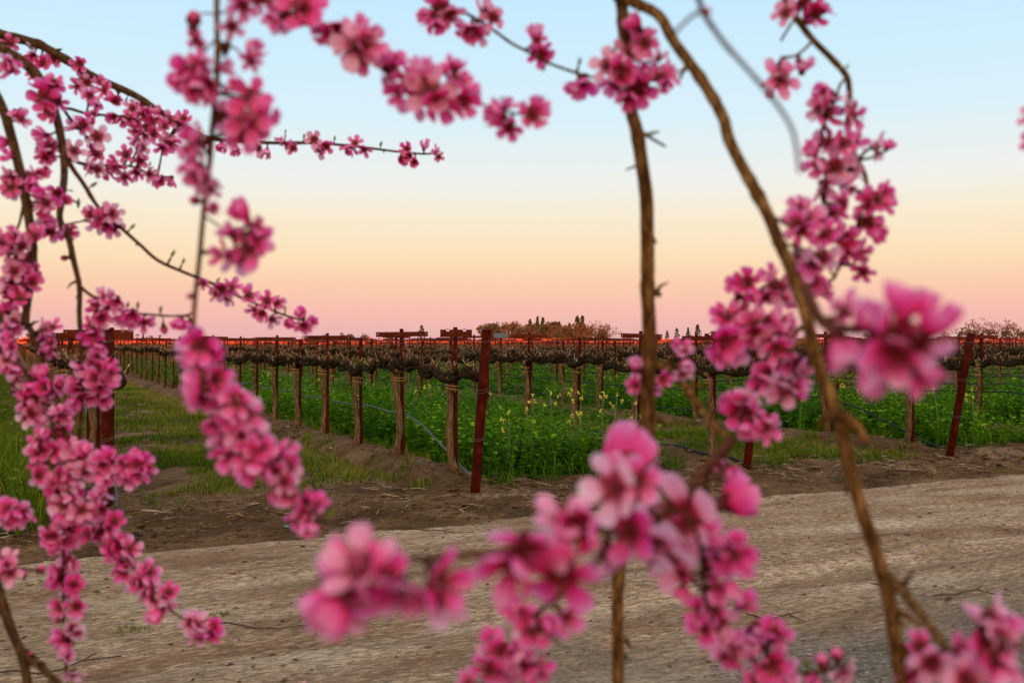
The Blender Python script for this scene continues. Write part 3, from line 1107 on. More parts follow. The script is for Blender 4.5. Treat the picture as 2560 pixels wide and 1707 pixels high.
cover(2, [(17, 40, 7, 'f'), (40, 75, 5, 'f')], 'mustard_undergrowth', 'green cover crop far along the grassy middle strip', v_in=17, hs=.7)


def turf(name, label, k, v0, v1, dens, mask, protos_=None, sc=(.7, 1.3)):
    s = Scatter()
    u, v = points(row_u(k) + .55, row_u(k + 1) - .45, v0, v1, dens)
    m_ = mask(u - row_u(k), v)
    u, v = u[m_], v[m_]
    pr = protos_ or P_SHORT
    pick = RNG.integers(0, len(pr), len(u))
    tone = (fbm(u * 1.1, v * .8, 3, 101) - .5) * 1.1 + .30 + .25 * np.exp(-((u - row_u(k) - 3.0) / .35) ** 2) + RNG.uniform(-.1, .1, len(u))
    for q in range(len(pr)):
        mm_ = pick == q
        n = mm_.sum()
        s.put(pr[q], uvpos(u[mm_], v[mm_]), RNG.uniform(0, 6.28, n), RNG.uniform(sc[0], sc[1], (n, 1)), tone[mm_], RNG.normal(0, .15, (n, 2)))
    return s.build(name, [M_GRASS], label)


def m_alley0(du, v):
    n = fbm(du * 1.4, v * .9, 4, 111)
    strip = np.exp(-((du - 2.9) / .5) ** 2) * .22 + np.exp(-((du - 1.3) / .6) ** 2) * .04
    front = np.clip((v - 11.0 + .25 * (2.9 - du)) / 1.0, 0, 1)
    return (n + strip * 1.2 + RNG.uniform(-.1, .1, len(v)) > .49 - .10 * np.clip((v - 14) / 8, 0, 1)) & (RNG.random(len(v)) < front)


def m_alley2(du, v):
    n = fbm(du * 1.4, v * .9, 4, 121)
    front = np.clip((v - 9.7) / .8, 0, 1)
    return (n > .42) & (RNG.random(len(v)) < front)


turf('alley_grass', 'short patchy grass growing between the upright post and the leaning post', 0, 10.8, 16, 260, m_alley0)
turf('alley_grass', 'thin short grass far along the alley beside the upright post', 0, 16, 46, 80, m_alley0, None, (1.0, 1.7))
turf('alley_grass', 'low bright grass behind the forked bare peach limb', 2, 9.6, 18, 170, m_alley2, P_SHORT + P_MED[:1], (.7, 1.3))
# tall rank grass left of the first row
s = Scatter()
u, v = points(-3.0, .25, 8.95, 16, 95)
keep = (v > 8.95 + .5 * fbm(u * 1.5, v * 0, 3, 131)) & (fbm(u, v, 3, 141) > .22)
u, v = u[keep], v[keep]
for q in range(3):
    m_ = np.arange(len(u)) % 3 == q
    n = m_.sum()
    s.put(P_LONG[q], uvpos(u[m_], v[m_]), RNG.uniform(0, 6.28, n), RNG.uniform(.9, 1.7, (n, 1)), np.full(n, .48) + (fbm(u[m_], v[m_], 3, 151) - .5) * .5, RNG.normal(0, .15, (n, 2)))
u, v = points(-3.0, .2, 9.3, 60, 5)
for q in range(6):
    m_ = np.arange(len(u)) % 6 == q
    n = m_.sum()
    s.put(P_M[q], uvpos(u[m_], v[m_], -.02), RNG.uniform(0, 6.28, n), RNG.uniform(.6, .9, (n, 1)), np.full(n, .5), RNG.normal(0, .1, (n, 2)))
s.build('tall_grass', [M_GRASS, M_YELLOW], 'long bright green grass beside the upright post')

# weeds along the berms
s = Scatter()
for k in range(0, 5):
    n = 130
    u = row_u(k) + RNG.choice([-1, 1], n) * RNG.uniform(.2, .62, n)
    v = RNG.uniform(10.2, 24, n)
    for q in range(3):
        m_ = np.arange(n) % 3 == q
        s.put(P_MED[q], uvpos(u[m_], v[m_]), RNG.uniform(0, 6.28, m_.sum()), RNG.uniform(.5, 1.5, (m_.sum(), 1)), np.full(m_.sum(), .55), RNG.normal(0, .15, (m_.sum(), 2)))
s.build('berm_weeds', [M_GRASS], 'small green weeds sprouting along the soil berms')


# single tall flowering mustard plants that stand clear of the strip
def add_mustard_plant(u, v, h, seed, label):
    rs = random.Random(seed)
    root = empty('mustard_plant', (*uv2xy(u, v), gz1(u, v)), rs.uniform(0, 6))
    b = MB()
    lx, ly = rs.uniform(-.08, .08), rs.uniform(-.08, .08)
    b.tube([(0, 0, -.03), (lx * .3, ly * .3, h * .5), (lx, ly, h)], [.006, .005, .003], 5)
    tips = [(lx, ly, h)]
    for q in range(3):
        a = rs.uniform(0, 6.28)
        t = rs.uniform(.55, .8)
        p = (lx * t + .10 * math.cos(a), ly * t + .10 * math.sin(a), h * (t + .18))
        b.tube([(lx * t, ly * t, h * t), p], [.003, .002], 4)
        tips.append(p)
    b.build('stem', [M_STEMG], root)
    fb = MB()
    for tx, ty, tz in tips:
        for q in range(8):
            fb.ball((tx + rs.uniform(-.018, .018), ty + rs.uniform(-.018, .018), tz + rs.uniform(-.03, .02)), rs.uniform(.006, .0095), 0, 5, 3)
    fb.build('flower_head', [M_YELLOW], root)
    pv, pt, pm, pa = mustard(seed, h * .8, 15, .07)
    me = np_mesh('leaf', pv, pt, [M_LEAF], None, {'tone': pa + .6})
    link('leaf', me, root)
    tag(root, label, 'plant', 'tall flowering mustard plants')


MP = [(5.35, 10.75, .82, 'shortest yellow mustard plant close to the leaning post'), (5.75, 10.95, 1.0, 'tall slim mustard plant with a pale yellow tip'),
      (6.15, 11.2, .98, 'mustard plant with two loose yellow flower heads in mid strip'), (6.4, 10.9, .95, 'yellow mustard plant leaning at the front of the strip'),
      (6.65, 11.4, 1.02, 'tallest yellow mustard plant towards the berm'), (6.9, 11.15, .98, 'yellow mustard plant just before the bare vertical limb'),
      (7.15, 11.3, .95, 'bushy yellow mustard plant at the edge of the strip'), (7.3, 10.9, .85, 'bright yellow mustard plant nearest the big blurred blossom'),
      (12.9, 10.9, .95, 'flowering mustard plant behind the diagonal limb'), (13.6, 10.8, .9, 'flowering mustard plant under the large blurred flower'),
      (11.0, 11.9, .95, 'pale flowering mustard plant before the third row trunks')]
for q, (u, v, h, lb) in enumerate(MP):
    add_mustard_plant(u, v, h, 900 + q, lb)

# litter: prunings, clods, petals
s = Scatter()
def stick(seed):
    rs = random.Random(seed)
    b = MB()
    p = [Vector((-.5, 0, 0)), Vector((-.2, rs.uniform(-.25, .25), .03)), Vector((.15, rs.uniform(-.25, .25), .06)), Vector((.45, rs.uniform(-.4, .4), .02))]
    b.tube(p, [.012, .011, .010, .007], 4, 0, False)
    return tri_proto(b)
STK = [stick(q) for q in range(5)]
n = 800
u = RNG.uniform(-3, 16, n); v = 8.4 + RNG.beta(1.6, 2.4, n) * 3.4
du = (u - ROW0) % PITCH
for q in range(5):
    m_ = np.arange(n) % 5 == q
    L = RNG.uniform(.08, .42, m_.sum())
    s.put(STK[q], uvpos(u[m_], v[m_], .018), RNG.uniform(0, 6.28, m_.sum()), np.stack([L, L, np.clip(L * 1.6, .35, .7)], -1), np.full(m_.sum(), .5))
n = 420
u = RNG.uniform(-4, 12, n); v = RNG.uniform(2.5, 8.3, n)
for q in range(5):
    m_ = np.arange(n) % 5 == q
    L = RNG.uniform(.05, .22, m_.sum())
    s.put(STK[q], uvpos(u[m_], v[m_], .004), ROWA + RNG.normal(0, .5, m_.sum()), np.stack([L, L, L * .5], -1), np.full(m_.sum(), .5))
s.build('twig_litter', [M_STRAW], 'thin pruned canes and twigs littering the edge of the road')

s = Scatter()
CL = []
for q in range(5):
    b = MB(); b.ball((0, 0, .1), 1, 0, 7, 5, (1, .8, .6), .42, q); CL.append(tri_proto(b))
    CL[-1][0][:, 2] *= .6
n = 2600
u = RNG.uniform(-3, 16, n); v = 8.35 + RNG.beta(1.5, 3, n) * 2.8
for q in range(5):
    m_ = np.arange(n) % 5 == q
    s.put(CL[q], uvpos(u[m_], v[m_]), RNG.uniform(0, 6.28, m_.sum()), RNG.gamma(1.6, .0085, (m_.sum(), 1)) + .005, np.full(m_.sum(), .5))
n = 500
u = RNG.uniform(-4, 12, n); v = RNG.uniform(2.5, 8.3, n)
for q in range(5):
    m_ = np.arange(n) % 5 == q
    s.put(CL[q], uvpos(u[m_], v[m_]), RNG.uniform(0, 6.28, m_.sum()), RNG.gamma(2, .0022, (m_.sum(), 1)) + .002, np.full(m_.sum(), .5))
n = 1600
u = row_u(0) + PITCH * RNG.integers(0, 5, n) + RNG.normal(0, .22, n); v = RNG.uniform(10.0, 22, n)
for q in range(5):
    m_ = np.arange(n) % 5 == q
    s.put(CL[q], uvpos(u[m_], v[m_]), RNG.uniform(0, 6.28, m_.sum()), RNG.gamma(2, .010, (m_.sum(), 1)) + .005, np.full(m_.sum(), .5))
o = s.build('soil_rubble', [M_CLOD], 'crumbled clods of soil along the rough edge of the road')

# mound of dug soil by the last end post
mb = MB()
for q in range(60):
    rs = random.Random(q)
    mb.ball((rs.uniform(-.35, .45), rs.uniform(-.2, .2), rs.uniform(-.02, .07)), rs.uniform(.03, .10), 0, 8, 6, (1.2, 1, .7), .36, q)
um, vm = row_u(3) + .55, 9.55
o = mb.build('soil_mound', [simple('pale_dug_soil', [(.3, (.10, .06, .034)), (.5, (.20, .13, .08)), (.7, (.30, .205, .135))], (14, 14, 14), .95, 3, 1.0, .04, .02)], None)
o.location = (*uv2xy(um, vm), gz1(um, vm)); o.rotation_euler = (0, 0, ROWA)
tag(o, 'pale crumbly mound of dug soil at the foot of the leaning rust red post', 'mound')
mb = MB()
for q in range(40):
    rs = random.Random(50 + q)
    mb.ball((rs.uniform(-.4, .4), rs.uniform(-.12, .12), rs.uniform(-.03, .01)), rs.uniform(.02, .065), 0, 8, 6, (1.3, 1, .6), .36, q)
um, vm = row_u(1) + .12, 9.55
o = mb.build('soil_mound', [bpy.data.materials['pale_dug_soil']]); o.location = (*uv2xy(um, vm), gz1(um, vm)); o.rotation_euler = (0, 0, ROWA)
tag(o, 'small flat heap of pale soil at the foot of the post beside the mustard', 'mound')

M_CHIP = leafy('road_chips', [(0, (.030, .018, .011)), (.5, (.085, .048, .026)), (.8, (.17, .10, .055)), (1, (.34, .27, .20))], 0.0)
s = Scatter()
CH = []
for q in range(4):
    rs = random.Random(q)
    hh = rs.uniform(.10, .30)
    CH.append((np.array([(-.5, -.22, 0), (.1, -.3, 0), (.5, .05, 0), (-.1, .28, 0), (0, 0, hh)]), np.array([(0, 1, 4), (1, 2, 4), (2, 3, 4), (3, 0, 4)]), np.zeros(4, int), np.zeros(5)))
n = 9000
u = RNG.uniform(-5, 14, n); v = RNG.uniform(2.2, 10.8, n)
keep = fbm(u * .8, v * 2.4, 4, 161) + .10 * (v > 8.2) > RNG.uniform(.32, .62, n)
u, v = u[keep], v[keep]
for q in range(4):
    m_ = np.arange(len(u)) % 4 == q
    k_ = m_.sum()
    L = RNG.gamma(1.8, .012, (k_, 1)) + .007
    s.put(CH[q], uvpos(u[m_], v[m_], .004), ROWA + RNG.normal(0, .9, k_), np.concatenate([L, L * .7, L * .6], 1), RNG.uniform(0, 1, k_))
s.build('road_litter', [M_CHIP], 'dark bark chips, leaf crumbs and small stones strewn over the dirt road')
# dry leaf and cane crumbs among the alley grass and on the berms
s = Scatter()
n = 9000
u = RNG.uniform(-1, 15, n); v = 10 + RNG.gamma(1.6, 3.0, n)
for q in range(4):
    m_ = np.arange(n) % 4 == q
    k_ = m_.sum()
    L = RNG.gamma(2.2, .012, (k_, 1)) + .008
    s.put(CH[q], uvpos(u[m_], v[m_], .001), RNG.uniform(0, 6.28, k_), np.concatenate([L, L * .7, L * .6], 1), RNG.uniform(0, 1, k_))
s.build('leaf_litter', [M_CHIP], 'dry leaf crumbs and clods scattered under the vine rows')

s = Scatter()
pt_v = np.array([(-.007, 0, .002), (0, -.006, .003), (.008, 0, .005), (0, .006, .003)])
n = 240
u = RNG.uniform(-3, 9, n); v = RNG.uniform(2.6, 9.6, n)
s.put((pt_v, np.array([(0, 1, 2), (0, 2, 3)]), np.zeros(2, int), np.zeros(4)), uvpos(u, v, .006), RNG.uniform(0, 6.28, n), RNG.uniform(.7, 1.5, (n, 1)), np.full(n, .5))
s.build('fallen_petal_litter', [M_FPETAL], 'tiny fallen pink petals dotted over the dirt road')

# a few countable things on the ground
for q, (sx, sy, lb) in enumerate(((330, 1575, 'small weed tuft alone on the road below the dangling blossom strand'), (530, 1542, 'flat weed tuft on the road next to the strand tip'),
                                  (2500, 1180, 'small green weed tuft on the road edge by the soil mound'), (2120, 1210, 'low weed tuft at the road edge behind the diagonal limb'),
                                  (1640, 1225, 'weed tuft at the road edge beside the reddish twig'))):
    z = CAMH * F / (sy - CY)
    p = px(sx, sy, z)
    pu, pv_ = xy2uv(p.x, p.y)
    sct = Scatter()
    for r_ in range(16):
        rr_, aa_ = .11 * math.sqrt(r_ / 16), r_ * 2.4
        sct.put(P_SHORT[r_ % 4], np.array([[rr_ * math.cos(aa_), rr_ * math.sin(aa_) * .7, 0]]), np.array([r_ * 1.]), np.full((1, 1), .35 + .03 * (r_ % 5)), np.array([.35]))
    o = sct.build('weed_tuft', [M_GRASS], None, None)
    o.location = (p.x, p.y, gz1(pu, pv_)); o.rotation_euler = (0, 0, q)
    tag(o, lb, 'weed', 'weed tufts on the road')
for q, (sx, sy, L, rot, lb) in enumerate(((1075, 1330, .75, -.25, 'long dark curved twig on the pale road below the leaning post'), (700, 1570, .9, .1, 'long brown stick lying on the road by the strand tip'),
                                          (150, 1665, .6, .5, 'brown stick on the road below the dangling strand'), (1940, 1550, .35, -.4, 'short dark twig on the road beside the diagonal limb'),
                                          (2420, 1490, .5, .05, 'thin dry twig on the dark gravel near the road corner'), (1500, 1212, .6, .35, 'pale forked cane at the foot of the mustard'),
                                          (610, 1255, .5, .8, 'pale bent cane on the rough soil before the grass alley'))):
    z = CAMH * F / (sy - CY)
    p = px(sx, sy, z)
    pu, pv_ = xy2uv(p.x, p.y)
    rs = random.Random(q)
    b = MB()
    pts = [Vector((L * (t / 6 - .5), .06 * math.sin(t * 1.1 + q), .012 + .01 * math.sin(t * 2))) for t in range(7)]
    b.tube(pts, [.005, .0055, .005, .0045, .004, .0035, .0025], 6)
    b.tube([pts[4], pts[4] + Vector((.08, .07, .01))], [.005, .003], 5)
    o = b.build('fallen_twig', [M_STRAW if q > 4 else M_DEADTWIG]); o.location = (p.x, p.y, gz1(pu, pv_) + .003); o.rotation_euler = (0, 0, rot)
    tag(o, lb, 'twig', 'fallen twigs')
# scrap of white plastic under the mustard and turquoise scraps
for q, (sx, sy, lb, m_) in enumerate(((1275, 1176, 'scrap of white plastic lying under the mustard', M_PLASTIC), (716, 1330, 'turquoise plastic scrap at the road edge under the strand', M_TAPE), (1377, 1247, 'turquoise plastic scrap at the road edge below the mustard', M_TAPE))):
    z = CAMH * F / (sy - CY); p = px(sx, sy, z); pu, pv_ = xy2uv(p.x, p.y)
    b = MB()
    b.tube([(-.03, 0, .006), (-.01, .012, .015), (.012, -.006, .012), (.03, .006, .006)], [.005, .008, .007, .003], 6, wob=.2, seed=q)
    o = b.build('plastic_scrap', [m_], None, False); o.location = (p.x, p.y, gz1(pu, pv_)); tag(o, lb, 'scrap')

# ------------------------------------------------------------------ far trees and sheds
M_FARLEAF = leafy('far_tree_leaves', [(0, (.028, .038, .012)), (.4, (.065, .055, .018)), (.7, (.14, .075, .026)), (1, (.21, .10, .036))], 0.1)
M_FARCONE = leafy('far_conifer_needles', [(0, (.025, .045, .025)), (.6, (.05, .07, .035)), (1, (.10, .09, .04))], 0.1)
M_FARBARK = simple('far_tree_bark', [(.3, (.09, .06, .04)), (.7, (.18, .12, .08))], (1, 1, 1), .9, 3, 0)


def clump_cards(pts, size, rs):
    v, t, tn = [], [], []
    for p, tone in pts:
        for _ in range(1):
            a, e = rs.uniform(0, 6.28), rs.uniform(-1, 1)
            d1 = Vector((math.cos(a) * math.cos(e), math.sin(a) * math.cos(e), math.sin(e)))
            d2 = d1.cross(Vector((rs.uniform(-1, 1), rs.uniform(-1, 1), rs.uniform(-1, 1)))).normalized()
            s = size * rs.uniform(.5, 1.2)
            n0 = len(v)
            v += [p - d1 * s, p + d2 * s * .7, p + d1 * s, p - d2 * s * .7]
            t += [(n0, n0 + 1, n0 + 2), (n0, n0 + 2, n0 + 3)]
            tn += [tone] * 4
    return np.array([tuple(q) for q in v]), np.array(t), np.array(tn)


def far_tree(x, ytop, ybase_h, w, dist, kind, seed, label, group):
    """x: photo pixel of the trunk, ytop: of its top; w: crown width in pixels; stands at its own distance on the plain"""
    rs = random.Random(seed)
    H = CAMH + (CY - ytop) / F * dist
    W = w / F * dist * (2.3 if kind == 'cone' else 2.0 if kind == 'leaf' else 1.35)
    loc = px(x, CY, dist)
    root = empty('conifer_tree' if kind == 'cone' else ('palm_tree' if kind == 'palm' else ('bare_tree' if kind == 'bare' else 'broadleaf_tree')), (loc.x, loc.y, 0), rs.uniform(0, 6))
    tb = MB()
    pts = []
    if kind == 'cone':
        tb.tube([(0, 0, -.2), (0, 0, H * .5), (0, 0, H * .98)], [H * .025, H * .016, H * .004], 6)
        n = int(220 + 60 * rs.random())
        for q in range(n):
            t = rs.random() ** .8
            lay = 1 - (math.floor(t * 11) / 11)
            r = W / 2 * ((1 - t) ** .8) * (.55 + .45 * ((t * 11) % 1 < .55)) * rs.uniform(.3, 1.05) + .1
            a = rs.uniform(0, 6.28)
            pts.append((Vector((r * math.cos(a), r * math.sin(a), H * (.10 + .90 * t) - r * .18)), rs.uniform(0, .7)))
        size = H * .05
        m_ = M_FARCONE
    elif kind == 'palm':
        tb.tube([(0, 0, -.2), (.1, 0, H * .6), (.15, 0, H * .93)], [H * .02, H * .016, H * .018], 6)
        for q in range(26):
            a = rs.uniform(0, 6.28); L = W / 2 * rs.uniform(.7, 1.05); dz = rs.uniform(-.5, .7)
            for s_ in range(6):
                f = s_ / 5
                pts.append((Vector((.15 + L * f * math.cos(a), L * f * math.sin(a), H * .93 + L * (dz * f - .7 * f * f))), rs.uniform(.2, .9)))
        size = W * .07
        m_ = M_FARLEAF
    else:
        bare = kind == 'bare'
        th = H * (.30 if not bare else .22)
        tb.tube([(0, 0, -.2), (rs.uniform(-.1, .1) * th, 0, th)], [H * .030, H * .022], 6)
        nl = 9 if bare else 7
        for q in range(nl):
            a = q * 6.28 / nl + rs.uniform(-.4, .4); e = rs.uniform(.35, 1.35)
            L = H * .62
            d = Vector((math.cos(a) * math.cos(e) * W / H * 1.0, math.sin(a) * math.cos(e) * W / H * 1.0, math.sin(e)))
            p0 = Vector((0, 0, th * rs.uniform(.75, 1)))
            p1 = p0 + d * L * .5 + Vector((rs.uniform(-.05, .05), rs.uniform(-.05, .05), .02)) * H
            p2 = p1 + (d + Vector((rs.uniform(-.3, .3), rs.uniform(-.3, .3), .15))) * L * .5
            tb.tube([p0, p1, p2], [H * .012, H * .007, H * .003], 5)
            if bare:
                for _ in range(5):
                    f = rs.uniform(.3, 1)
                    b0 = p1.lerp(p2, f) if rs.random() < .7 else p0.lerp(p1, f)
                    b1 = b0 + Vector((rs.uniform(-1, 1), rs.uniform(-1, 1), rs.uniform(-.2, 1))) * H * .2
                    tb.tube([b0, b0.lerp(b1, .5) + Vector((0, 0, H * .012)), b1], [H * .004, H * .003, H * .0015], 4)
                    for _ in range(10):
                        pts.append((b1 + Vector((rs.uniform(-1, 1), rs.uniform(-1, 1), rs.uniform(-1, 1))) * H * .055, rs.uniform(.35, 1)))
        if not bare:
            nc = rs.randint(7, 11)
            for q in range(nc):
                a = rs.uniform(0, 6.28); rr = rs.uniform(0, .34) * W
                cz = H * rs.uniform(.24, .84)
                shrink = 1 - abs(cz / H - .5) * .9
                c = Vector((rr * math.cos(a) * shrink, rr * math.sin(a) * shrink, cz))
                R_ = min(W * .28, H * .24) * rs.uniform(.7, 1.15)
                tone0 = rs.uniform(.15, .75)
                for _ in range(60):
                    dvec = Vector((rs.gauss(0, 1), rs.gauss(0, 1), rs.gauss(0, 1))).normalized() * R_ * rs.uniform(.5, 1.05)
                    dvec.z *= .85
                    p = c + dvec
                    if p.z < H * .16: p.z = H * .16
                    if p.z > H: p.z = H * rs.uniform(.9, 1)
                    pts.append((p, tone0 + rs.uniform(-.15, .2)))
        size = (H * .05) if not bare else H * .026
        m_ = M_FARLEAF
    tb.build('trunk', [M_FARBARK], root)
    cv_, ct, ctn = clump_cards(pts, size, rs)
    link('crown', np_mesh('crown', cv_, ct, [m_], None, {'tone': ctn}), root)
    tag(root, label, 'tree', group)


G1 = 'trees of the far grove'
TREES = [  # x, ytop, w, dist, kind, label
    (1222, 808, 26, 330, 'leaf', 'narrow reddish tree at the start of the far grove'),
    (1242, 806, 22, 330, 'leaf', 'rounded orange tree second in the far grove'),
    (1262, 805, 18, 345, 'leaf', 'slim orange tree in the far grove over the grey roof'),
    (1280, 803, 22, 335, 'leaf', 'loose orange tree beside the dark round oak'),
    (1302, 808, 40, 310, 'leaf', 'dark round evergreen oak in the far grove'),
    (1325, 800, 20, 360, 'cone', 'short dull conifer behind the dark round oak'),
    (1335, 812, 46, 300, 'leaf', 'broad pale orange tree right beside the dark oak'),
    (1344, 792, 12, 370, 'cone', 'slender spire conifer in mid grove'),
    (1357, 794, 14, 372, 'cone', 'second slender conifer next to the spire conifer'),
    (1372, 802, 26, 325, 'leaf', 'tall orange tree behind the two slender conifers'),
    (1388, 803, 24, 340, 'leaf', 'reddish tree with ragged top in mid grove'),
    (1398, 806, 16, 360, 'cone', 'small dark conifer in mid grove'),
    (1413, 811, 30, 320, 'leaf', 'low orange tree before the tall dark conifer'),
    (1423, 809, 14, 350, 'cone', 'small conifer before the tall dark conifer'),
    (1443, 791, 26, 330, 'cone', 'tall dark green conifer in the far grove'),
    (1456, 791, 16, 335, 'cone', 'tall narrow olive conifer beside the dark green conifer'),
    (1435, 822, 34, 300, 'leaf', 'bushy orange shrub tree under the tall dark conifer'),
    (1478, 806, 44, 310, 'bare', 'wide spreading orange tree with bare twigs'),
    (1505, 804, 50, 315, 'bare', 'widest feathery orange tree at the end of the grove'),
    (1490, 826, 60, 290, 'leaf', 'low bushy brown tree under the feathery orange tree'),
    (1360, 828, 60, 290, 'leaf', 'low orange thicket tree under the slender conifers'),
    (1400, 830, 50, 285, 'leaf', 'low reddish tree in front of mid grove'),
    (1054, 815, 22, 300, 'cone', 'lone tiered reddish conifer behind the long crossarm'),
    (862, 832, 20, 360, 'leaf', 'round green tree left of the lone conifer'),
    (876, 832, 12, 360, 'leaf', 'small pinkish tree beside the round green tree'),
    (912, 832, 24, 350, 'leaf', 'dull low tree behind the second crossarm'),
    (760, 838, 14, 380, 'leaf', 'small grey green tree over the distant sheds'),
    (812, 836, 18, 370, 'leaf', 'small pink tinged tree far beyond the rows'),
    (640, 842, 30, 400, 'leaf', 'low far tree behind the first wide crossarm'),
    (695, 843, 34, 400, 'leaf', 'low far tree under the tip of the flowering twig'),
    (1160, 834, 34, 360, 'leaf', 'low dull tree just before the leaning post'),
    (1692, 822, 16, 340, 'cone', 'dark conifer beside the vertical bare limb'),
    (1720, 820, 8, 340, 'cone', 'tiny pointed conifer right of the vertical bare limb'),
    (1744, 812, 18, 330, 'cone', 'tall dark conifer next to the notched crossarm'),
    (1668, 828, 10, 380, 'cone', 'tiny far conifer near the vertical limb'),
    (1790, 828, 26, 340, 'leaf', 'round dull tree behind the notched crossarm'),
    (1727, 828, 14, 350, 'leaf', 'small tree between two conifers'),
    (2400, 808, 70, 260, 'bare', 'bare grey green tree by the large blurred flower'),
    (2440, 797, 30, 250, 'bare', 'small domed bare tree behind the rust red leaning post'),
    (2500, 790, 50, 250, 'bare', 'broad bare crowned oak at the far field edge'),
    (2545, 802, 50, 255, 'bare', 'bare brownish tree at the picture edge beyond the vines'),
    (2420, 815, 90, 240, 'leaf', 'dark green low tree behind the rust red post'),
    (2485, 816, 90, 242, 'leaf', 'dark green bushy tree under the bare oak'),
    (2550, 816, 80, 244, 'leaf', 'dark green bushy tree at the picture edge'),
    (158, 828, 20, 320, 'leaf', 'round pale orange tree over the rusty crossarm'),
    (185, 822, 34, 310, 'bare', 'twiggy pale tree beside the thin hanging stem'),
    (70, 834, 60, 300, 'leaf', 'orange bushy tree seen through dense blossom'),
    (40, 840, 50, 300, 'leaf', 'orange bushy tree at the picture edge behind blossom'),
    (100, 838, 46, 310, 'leaf', 'low orange tree between hanging stems'),
    (320, 840, 34, 330, 'leaf', 'low bright orange tree right of the upright post'),
    (345, 835, 10, 330, 'palm', 'small orange palm over the far orchard'),
    (378, 838, 28, 330, 'leaf', 'rounded orange tree near the hanging bud'),
    (300, 850, 20, 350, 'leaf', 'faint low tree beside the upright post'),
    (400, 838, 8, 335, 'palm', 'tiny far palm beneath the hanging bud'),
    (424, 847, 26, 340, 'leaf', 'dark low tree behind the hanging bud'),
    (450, 842, 12, 350, 'cone', 'tiny far conifer by the vertical flowering strand'),
    (358, 833, 5, 360, 'cone', 'needle thin far conifer between orange trees'),
    (2080, 830, 60, 330, 'leaf', 'low far tree behind the diagonal limb'),
    (2180, 832, 60, 330, 'leaf', 'low far tree behind the large blurred flower'),
    (1960, 832, 50, 340, 'leaf', 'low far tree behind the flowering strand'),
    (1570, 838, 40, 340, 'leaf', 'low brown tree left of the vertical limb'),
    (540, 845, 30, 380, 'leaf', 'low far tree right of the vertical flowering strand'),
    (970, 840, 40, 380, 'leaf', 'low far tree behind the long crossarm'),
    (1010, 842, 36, 380, 'leaf', 'low far bush tree beside the lone conifer'),
]
FILL = ['rusty orange', 'dull brown', 'pale orange', 'olive green', 'reddish brown', 'tawny']
WHERE = ['between the leaning post and the dark oak', 'beside the dark round oak', 'under the spire conifers', 'in mid grove', 'before the tall dark conifer', 'below the feathery tree']
for q in range(15):
    rs_ = random.Random(7000 + q)
    TREES.append((1212 + q * 21.5 + rs_.uniform(-6, 6), rs_.uniform(806, 816), rs_.uniform(24, 36), rs_.uniform(300, 335), 'leaf' if q % 5 != 3 else 'bare', '%s low tree %s of the far treeline' % (FILL[q % 6], WHERE[min(5, q * 6 // 15)])))
for q, (x, yt, w, d, kd, lb) in enumerate(TREES):
    far_tree(x, yt, 0, w, d, kd, 3000 + q, lb, 'trees along the far edge of the vineyard')
for q, (x, ty, w, hh, d, m_, lb) in enumerate(((1252, 834, 34, 2.2, 280, simple('grey_sheet_roof', [(.3, (.035, .045, .045)), (.7, (.06, .07, .07))], (1, 1, 1), .6, 3, 0), 'low shed with a grey roof below the far grove'),
                                               (625, 851, 36, 1.9, 330, M_PLASTIC, 'long low white shed far beyond the vine rows'))):
    W = w / F * d
    loc = px(x, CY, d)
    top = CAMH + (CY - ty) / F * d
    root = empty('farm_shed', (loc.x, loc.y, 0))
    b = MB(); b.box((0, 0, top * .33), (W, 6, top * .66)); b.build('wall', [M_PLASTIC if q else M_FARBARK], root, False)
    b = MB()
    for yy in (-3.4, 0, 3.4):
        for xx in (-W * .53, W * .53):
            b.v.append(Vector((xx, yy, top * .66 if yy else top)))
    for xx in (-W * .53, W * .53):
        for yy in (3.4, 0, -3.4):
            b.v.append(Vector((xx, yy, (top * .66 if yy else top) - .12)))
    b.f += [(0, 1, 3, 2), (2, 3, 5, 4), (0, 8, 9, 1)] ; b.m += [0, 0, 0]
    b.f += [(0, 2, 4, 6, 7, 8), (1, 9, 10, 11, 5, 3)]; b.m += [0, 0]
    b.build('roof', [m_], root, False)
    b = MB(); b.box((W * .2, -3.03, top * .25), (W * .15, .08, top * .5)); b.build('door', [M_FARBARK], root, False)
    tag(root, lb, 'shed')

